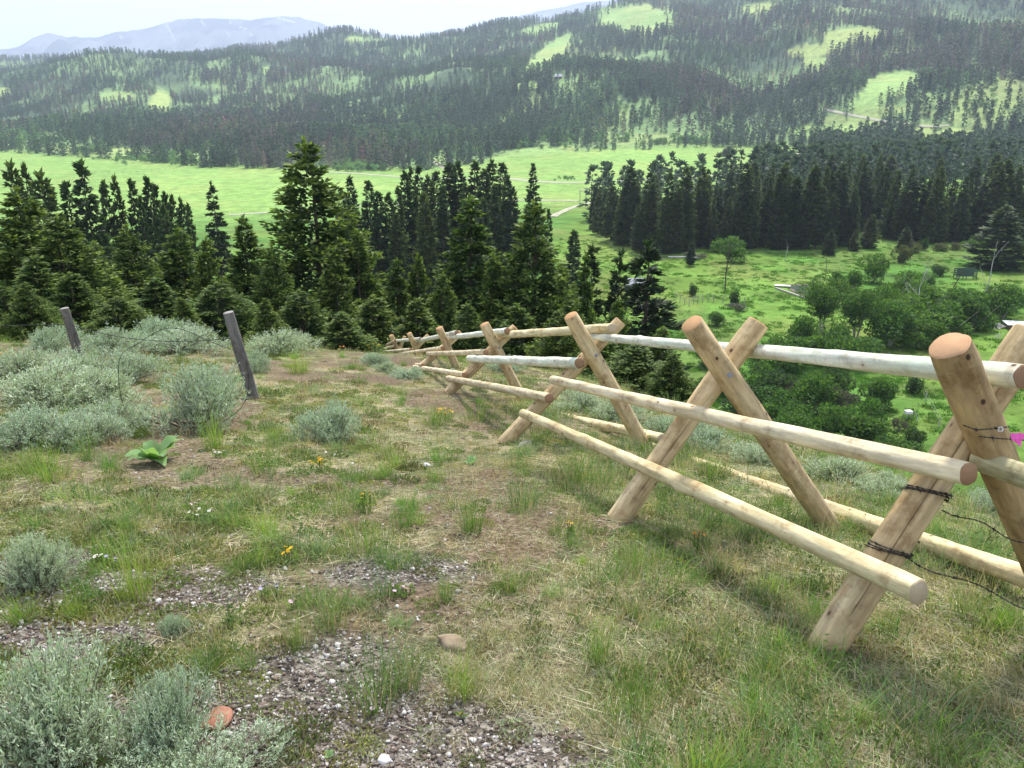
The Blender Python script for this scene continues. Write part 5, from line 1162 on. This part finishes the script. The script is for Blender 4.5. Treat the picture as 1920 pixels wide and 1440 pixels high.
for px, py, sp, n, r, kind, lab, hh in [(600, 884, 34, 9, .016, YEL, 'golden flower cluster beside the spiky blue-grey sagebrush', .09), (545, 1056, 26, 5, .014, YEL, 'two-headed yellow flower tuft left of the path', .08), (832, 788, 34, 9, .022, YEL, 'yellow flower cluster below the fourth log buck', .12), (1070, 1006, 16, 5, .011, YEL, 'yellow flower right of the path near the second buck foot', .07), (686, 960, 26, 8, .010, YEL, 'pale yellow flower tuft beside the path', .12),
                                     (553, 664, 50, 8, .03, YEL, 'yellow flowers on the crest behind the right grey post', .22), (640, 668, 12, 3, .022, ORG, 'orange flower on the crest near the end of the fence', .16), (700, 668, 26, 6, .022, YEL, 'yellow flowers at the far end of the fence', .2), (1852, 935, 60, 10, .016, YEL, 'orange-yellow flowers behind the nearest post at the right edge', .16), (1500, 862, 60, 9, .014, YEL, 'sparse yellow flowers behind the middle rail', .16),
                                     (1180, 885, 40, 6, .012, YEL, 'yellow flowers in the grass left of the second buck', .1), (1310, 1035, 30, 6, .010, ORG, 'small orange-brown flower heads under the lowest rail', .10), (40, 690, 90, 12, .018, ORG, 'withered orange flower heads among the left sagebrush', .22), (375, 975, 46, 10, .012, WHT, 'white daisy group in the middle left', .06), (360, 960, 30, 4, .012, PNK, 'pinkish daisies just above the white daisy group', .06), (185, 1060, 40, 6, .011, WHT, 'scattered white daisies at the left below the bunchgrass', .05),
                                     (412, 858, 24, 5, .013, WHT, 'small white daisies at the right of the broad-leaved plant', .06), (755, 1115, 50, 8, .012, PNK, 'pink flower cluster beside the path', .04), (508, 1122, 40, 6, .011, LIL, 'lilac flowers left of the path', .06), (552, 1143, 10, 2, .014, PNK, 'single pink-lilac bloom above the dark fine grass clump', .06), (210, 1065, 30, 3, .011, LIL, 'pale lilac blooms beside the tall lime-green grass', .06), (625, 858, 40, 5, .012, WHT, 'white flowers below the spiky blue-grey sagebrush', .04),
                                     (700, 1345, 10, 1, .012, PNK, 'tiny pink bloom at the foot of the big green grass clump', .03), (865, 1345, 8, 1, .010, YEL, 'tiny yellow bloom on the pebbles in the bottom middle', .015)]:
    h = hit(px, py); s = h[1] / FPX; t_ = thing('wildflower', lab, 'flowers', h); bm = flower_mesh(rng, 10, r * .78, *kind)
    st = MB(); lf = MB()
    for k in range(n):
        x, y = rng.uniform(-.5, .5) * sp * s, rng.uniform(-.5, .5) * sp * s * .8; z = zt(h[0] + x, h[1] + y) - h[2]; hz_ = hh * rng.uniform(.6, 1.1)
        tube(st, [(x * .8, y * .8, z - .01), (x, y, z + hz_)], .0016, stem_c, 4); link('bloom', bm, t_, (x, y, z + hz_ - .002), (rng.normal(0, .35) - .25, rng.normal(0, .35), 0))
    m = 8 * n; b_ = np.stack([rng.uniform(-.6, .6, m) * sp * s, rng.uniform(-.5, .5, m) * sp * s * .8, rng.uniform(0, hh * .5, m)], 1); cards(lf, b_, rng.normal(0, 1, (m, 3)) + [0, 0, 1], .03, .009, np.array([[.17, .25, .08]]) * rng.uniform(.8, 1.3, (m, 1)), rng)
    stuff(link('stem', st.mesh('stem', M_GRASS), t_)); stuff(link('leaves', lf.mesh('leaves', M_GRASS), t_))

# ------------------------------------------------------------ stones
def stone(rg, r, sub=3, sq=(1, 1, .6)):
    import bmesh
    bm = bmesh.new(); bmesh.ops.create_icosphere(bm, subdivisions=sub, radius=1)
    v = np.array([q.co[:] for q in bm.verts]); f = np.array([[q.index for q in p.verts] for p in bm.faces]); bm.free()
    k = unit(rg.normal(size=(13, 3))); lim = rg.uniform(.42, .8, 13)
    for a, b_ in zip(k, lim): dd = v @ a; v = v - np.clip(dd - b_, 0, None)[:, None] * a * .95
    v = v * (1 + .08 * (vnoise(v[:, 0] * 3 + 9, v[:, 1] * 3 + v[:, 2] * 2, int(rg.integers(99))) - .5))[:, None]
    return v * np.array(sq) * r, f
def rock_mat(name, a, b_):
    t = NT(name, .9, .15); n = t.noise(18, detail=7); t.color(t.ramp(n, [(.3, a), (.7, b_)])); t.bump(t.noise(40, detail=6), .6, .006); return t.m
for px, py, w, asp, cols, lab in [(848, 1212, 62, .62, ((.15, .11, .075), (.34, .27, .19)), 'brown angular rock half buried in grass in the lower middle'), (398, 1366, 74, .45, ((.20, .08, .05), (.38, .19, .13)), 'reddish stone right of the blue-green sagebrush'), (803, 876, 18, .7, ((.6, .6, .58), (.82, .82, .80)), 'small white stone on the path'), (985, 840, 34, .6, ((.16, .14, .13), (.32, .29, .27)), 'dark grey stone by the foot of the third buck'),
                               (336, 1252, 28, .8, ((.42, .38, .22), (.58, .53, .34)), 'pale yellowish stone behind the fine grass with straw'), (126, 1250, 18, .6, ((.5, .48, .46), (.7, .68, .66)), 'small white stone above the corner sagebrush'), (722, 1428, 30, .6, ((.5, .49, .47), (.72, .71, .69)), 'smooth white pebble at the bottom edge'), (848, 700, 20, .6, ((.4, .38, .35), (.6, .58, .55)), 'flat pale stone by the far rails'), (1125, 1345, 16, .6, ((.3, .22, .16), (.5, .42, .34)), 'small tan stone left of the long leaning grass')]:
    h = hit(px, py); s = h[1] / FPX; v, f = stone(rng, w * s / 2 * 1.45, 3, (1, .8, asp)); mb = MB(); mb.add(v, f); tag(link('rock', mb.mesh('rock', rock_mat('stone_' + lab.split()[0], *cols), True), None, h + [0, w * s * .2, w * s * .02], (0, 0, rng.uniform(0, 3))), lab, 'rock')
t = NT('pebbles', .85, .2); t.color(t.mix(1., t.attr('tint', 'INSTANCER').outputs['Color'], t.ramp(t.noise(60), [(.3, .75), (.7, 1.2)]), 'MULTIPLY')); M_PEB = t.m
PEB = []
for k in range(6): v, f = stone(rng, 1, 2, (1, rng.uniform(.6, .95), rng.uniform(.4, .7))); mb = MB(); mb.add(v, f); PEB.append(mb.mesh('pebble', M_PEB, True))
P_ = []
gn_ = lambda X, Y: fbm(X / .5, Y / .5, 62, 3) - .5
for gx, gy, a, b_ in GRAVEL:
    n = int(a * b_ * 38000); x = gx + rng.uniform(-1.2, 1.2, n) * a; y = gy + rng.uniform(-1.2, 1.2, n) * b_; k = np.hypot((x - gx) / a, (y - gy) / b_) + gn_(x, y) * .9 < rng.uniform(.75, 1.15, n); P_.append(np.stack([x[k], y[k]], 1))
n = 40000; Y = np.exp(rng.uniform(math.log(1.3), math.log(9), n)); x = rng.uniform(-.85, .85, n) * (Y + .3); k = (x < -.05 * Y) | (rng.random(n) < .15); P_.append(np.stack([x, Y], 1)[k])
P_ = np.concatenate(P_); n = len(P_); s = np.exp(rng.normal(math.log(.0052), .42, n)); s = np.clip(s, .002, .02)
pal = np.array([(.14, .115, .09), (.22, .19, .16), (.30, .27, .24), (.17, .125, .10), (.50, .47, .45), (.10, .085, .08), (.52, .50, .48)]); tint = pal[rng.choice(7, n, p=[.22, .22, .17, .15, .10, .09, .05])] * rng.uniform(.8, 1.2, (n, 1))
scatter('gravel', 'small mixed pebbles on the bare patches of the knoll', 'gravel', PEB, np.concatenate([P_, (ZT(P_[:, 0], P_[:, 1]) + s * .25)[:, None]], 1), rng.normal(0, .4, (n, 3)) + np.stack([0 * s, 0 * s, rng.uniform(0, 6.28, n)], 1), np.stack([s, s, s], 1), tint, rng.integers(0, 6, n))

# ------------------------------------------------------------ grass, straw and mats
rg = np.random.default_rng(55); GG = []
def gg(n, kind, **k): GG.append(grass_mesh(rg, n, kind, name='tuft', mat=M_GRASS_I, **k))
gg(60, 'g', spread=.05, Lr=(.06, .17), dry=.15); gg(50, 'b', spread=.06, Lr=(.06, .16), dry=.3); gg(46, 'y', spread=.05, Lr=(.05, .14), dry=.15)      # 0-2 green
gg(50, 'd', spread=.06, Lr=(.05, .14), dry=.85); gg(40, 'd', spread=.07, Lr=(.04, .10), dry=.7)                                                      # 3-4 straw
for k in range(3):                                                                                                                                  # 5-7 flat litter
    mb = MB(); m = 46; b_ = np.stack([rg.normal(0, .09, m), rg.normal(0, .09, m), rg.uniform(.002, .022, m)], 1); a = rg.uniform(0, 6.28, m); d = np.stack([np.cos(a), np.sin(a), rg.uniform(-.02, .14, m)], 1)
    blades(mb, b_, d, rg.uniform(.04, .13, m), .0026, .05, (np.array([.58, .53, .38]) if k != 1 else np.array([.26, .33, .15])) * rg.uniform(.55, 1.2, (m, 1)), rg, 2); GG.append(mb.mesh('straw', M_GRASS_I))
for k, (c, L, W) in enumerate([((.19, .22, .065), .016, .006), ((.26, .27, .085), .012, .006), ((.12, .175, .05), .020, .008), ((.27, .31, .19), .018, .007), ((.15, .12, .07), .014, .006)]):   # 8-12 low mats
    mb = MB(); m = 170; rr = .085 * np.sqrt(rg.random(m)); a = rg.uniform(0, 6.28, m); b_ = np.stack([rr * np.cos(a), rr * np.sin(a), .035 * (1 - (rr / .085) ** 2) * rg.random(m)], 1)
    d = rg.normal(0, .6, (m, 3)) + [0, 0, .8]; cards(mb, b_, d, L * rg.uniform(.7, 1.4, m), W, np.array(c) * rg.uniform(.7, 1.3, (m, 1)), rg); GG.append(mb.mesh('mat', M_GRASS_I))
for k in range(2):                                                                                                                                  # 13-14 leafy stems
    mb = MB(); 
    for q in range(7):
        bx, by = rg.normal(0, .03, 2); hh = rg.uniform(.06, .15); z = np.linspace(0, hh, 9); cards(mb, np.stack([bx + z * rg.normal(0, .3), by + z * rg.normal(0, .3), z], 1), rg.normal(0, .8, (9, 3)) + [0, 0, .6], .024, .007, np.array([[.10, .16, .05]]) * rg.uniform(.8, 1.3, (9, 1)), rg)
    GG.append(mb.mesh('leafy_stem', M_GRASS_I))
GG += [grass_mesh(rg, 150, k_, name='bunch', mat=M_GRASS_I, spread=.045, Lr=(.10, .24), dry=.12) for k_ in 'gyb']                       # 15-17 bunches
N = 34000; Y = np.exp(rg.uniform(math.log(1.15), math.log(19), N)); x = rg.uniform(-.95, .95, N) * (Y + .25)
q_ = .98 * x + .21 * Y; k = q_ < 7.0; x, Y = x[k], Y[k]
pathx = np.interp(Y, [1, 2, 4, 6, 9, 13, 18], [-.1, -.05, -.15, -.35, -1.0, -2.2, -3.6]); path = np.exp(-((x - pathx) / (.38 + .02 * Y)) ** 2)
gr = np.zeros_like(x)
for gx, gy, a, b_ in GRAVEL: gr = np.maximum(gr, 1 - sstep(.7, 1.2, np.hypot((x - gx) / a, (Y - gy) / b_) + gn_(x, Y) * .9))
nA = fbm(x / .55, Y / .55, 91, 3); nB = fbm(x / .9, Y / .9, 61, 4); nC = fbm(x / 1.6, Y / 1.6, 92, 3); right = sstep(-.2, .5, x / Y)
u = rg.random(len(x)); typ = np.zeros(len(x), int)
pg = np.clip(.075 + 1.3 * (nA - .49) + .04 * right - .35 * path, .02, .7) * (1 - gr)     # green blades
pgn = np.clip(.34 + .12 * right + .35 * path, 0, .9) * (1 - .75 * gr)                     # straw
left = 1 - right
typ = np.where(u < pg, rg.choice([0, 1, 2, 13, 14], len(x), p=[.34, .30, .16, .10, .10]), np.where(u < pg + pgn, rg.choice([3, 4, 5, 6, 7], len(x), p=[.16, .16, .24, .22, .22]), rg.choice([8, 9, 10, 11, 12], len(x), p=[.26, .24, .22, .12, .16])))
matk = (typ >= 8) & (typ <= 12)
drop = (rg.random(len(x)) < .10) | (gr > .5) & (rg.random(len(x)) < .82); drop |= matk & (rg.random(len(x)) < .35 + .5 * right * .6 + .3 * path); drop |= (nB > .56) & (rg.random(len(x)) < .45); drop |= (x < -.12 * Y) & (nB + .3 * (nA - .5) > .46) & (rg.random(len(x)) < .8)
k = ~drop; x, Y, typ, nC, path = x[k], Y[k], typ[k], nC[k], path[k]
m = 620; bY = np.exp(rg.uniform(math.log(1.8), math.log(14), m)); bx_ = rg.uniform(-.8, .75, m) * bY; kb = (fbm(bx_ / .8, bY / .8, 95, 3) > .47) & (.98 * bx_ + .21 * bY < 4) & (np.abs(bx_ - np.interp(bY, [1, 2, 4, 6, 9, 13, 18], [-.1, -.05, -.15, -.35, -1.0, -2.2, -3.6])) > .22)
bx_, bY = bx_[kb], bY[kb]; x = np.concatenate([x, bx_]); Y = np.concatenate([Y, bY]); typ = np.concatenate([typ, rg.choice([15, 16, 17], len(bY), p=[.5, .25, .25])]); nC = np.concatenate([nC, np.full(len(bY), .5)]); path = np.concatenate([path, 0 * bY]); n = len(x)
s = rg.uniform(.5, 1.15, n) * (.85 + .05 * Y) * np.where((typ <= 2), .55 + .8 * nC, np.where(typ >= 15, .62, 1)) * np.where(path > .5, .7, 1)
tint = rg.uniform(.75, 1.3, (n, 1)) * (1 + rg.normal(0, .05, (n, 3)))
e = .3; nx_ = (ZT(x + e, Y) - ZT(x - e, Y)) / (2 * e); ny_ = (ZT(x, Y + e) - ZT(x, Y - e)) / (2 * e)
flat = (typ >= 5) & (typ <= 12)
rot = np.stack([np.where(flat, np.arctan(ny_), rg.normal(0, .12, n)), np.where(flat, -np.arctan(nx_), rg.normal(0, .12, n)), np.where(flat, 0, rg.uniform(0, 6.28, n))], 1)
scatter('grass', 'short grass, straw and low mats covering the knoll', 'grass', GG, np.stack([x, Y, ZT(x, Y) - .004], 1), rot, np.stack([s, s, s], 1), tint, typ)
print('grass', n)
# tall thin grass along the crest so that its edge is ragged
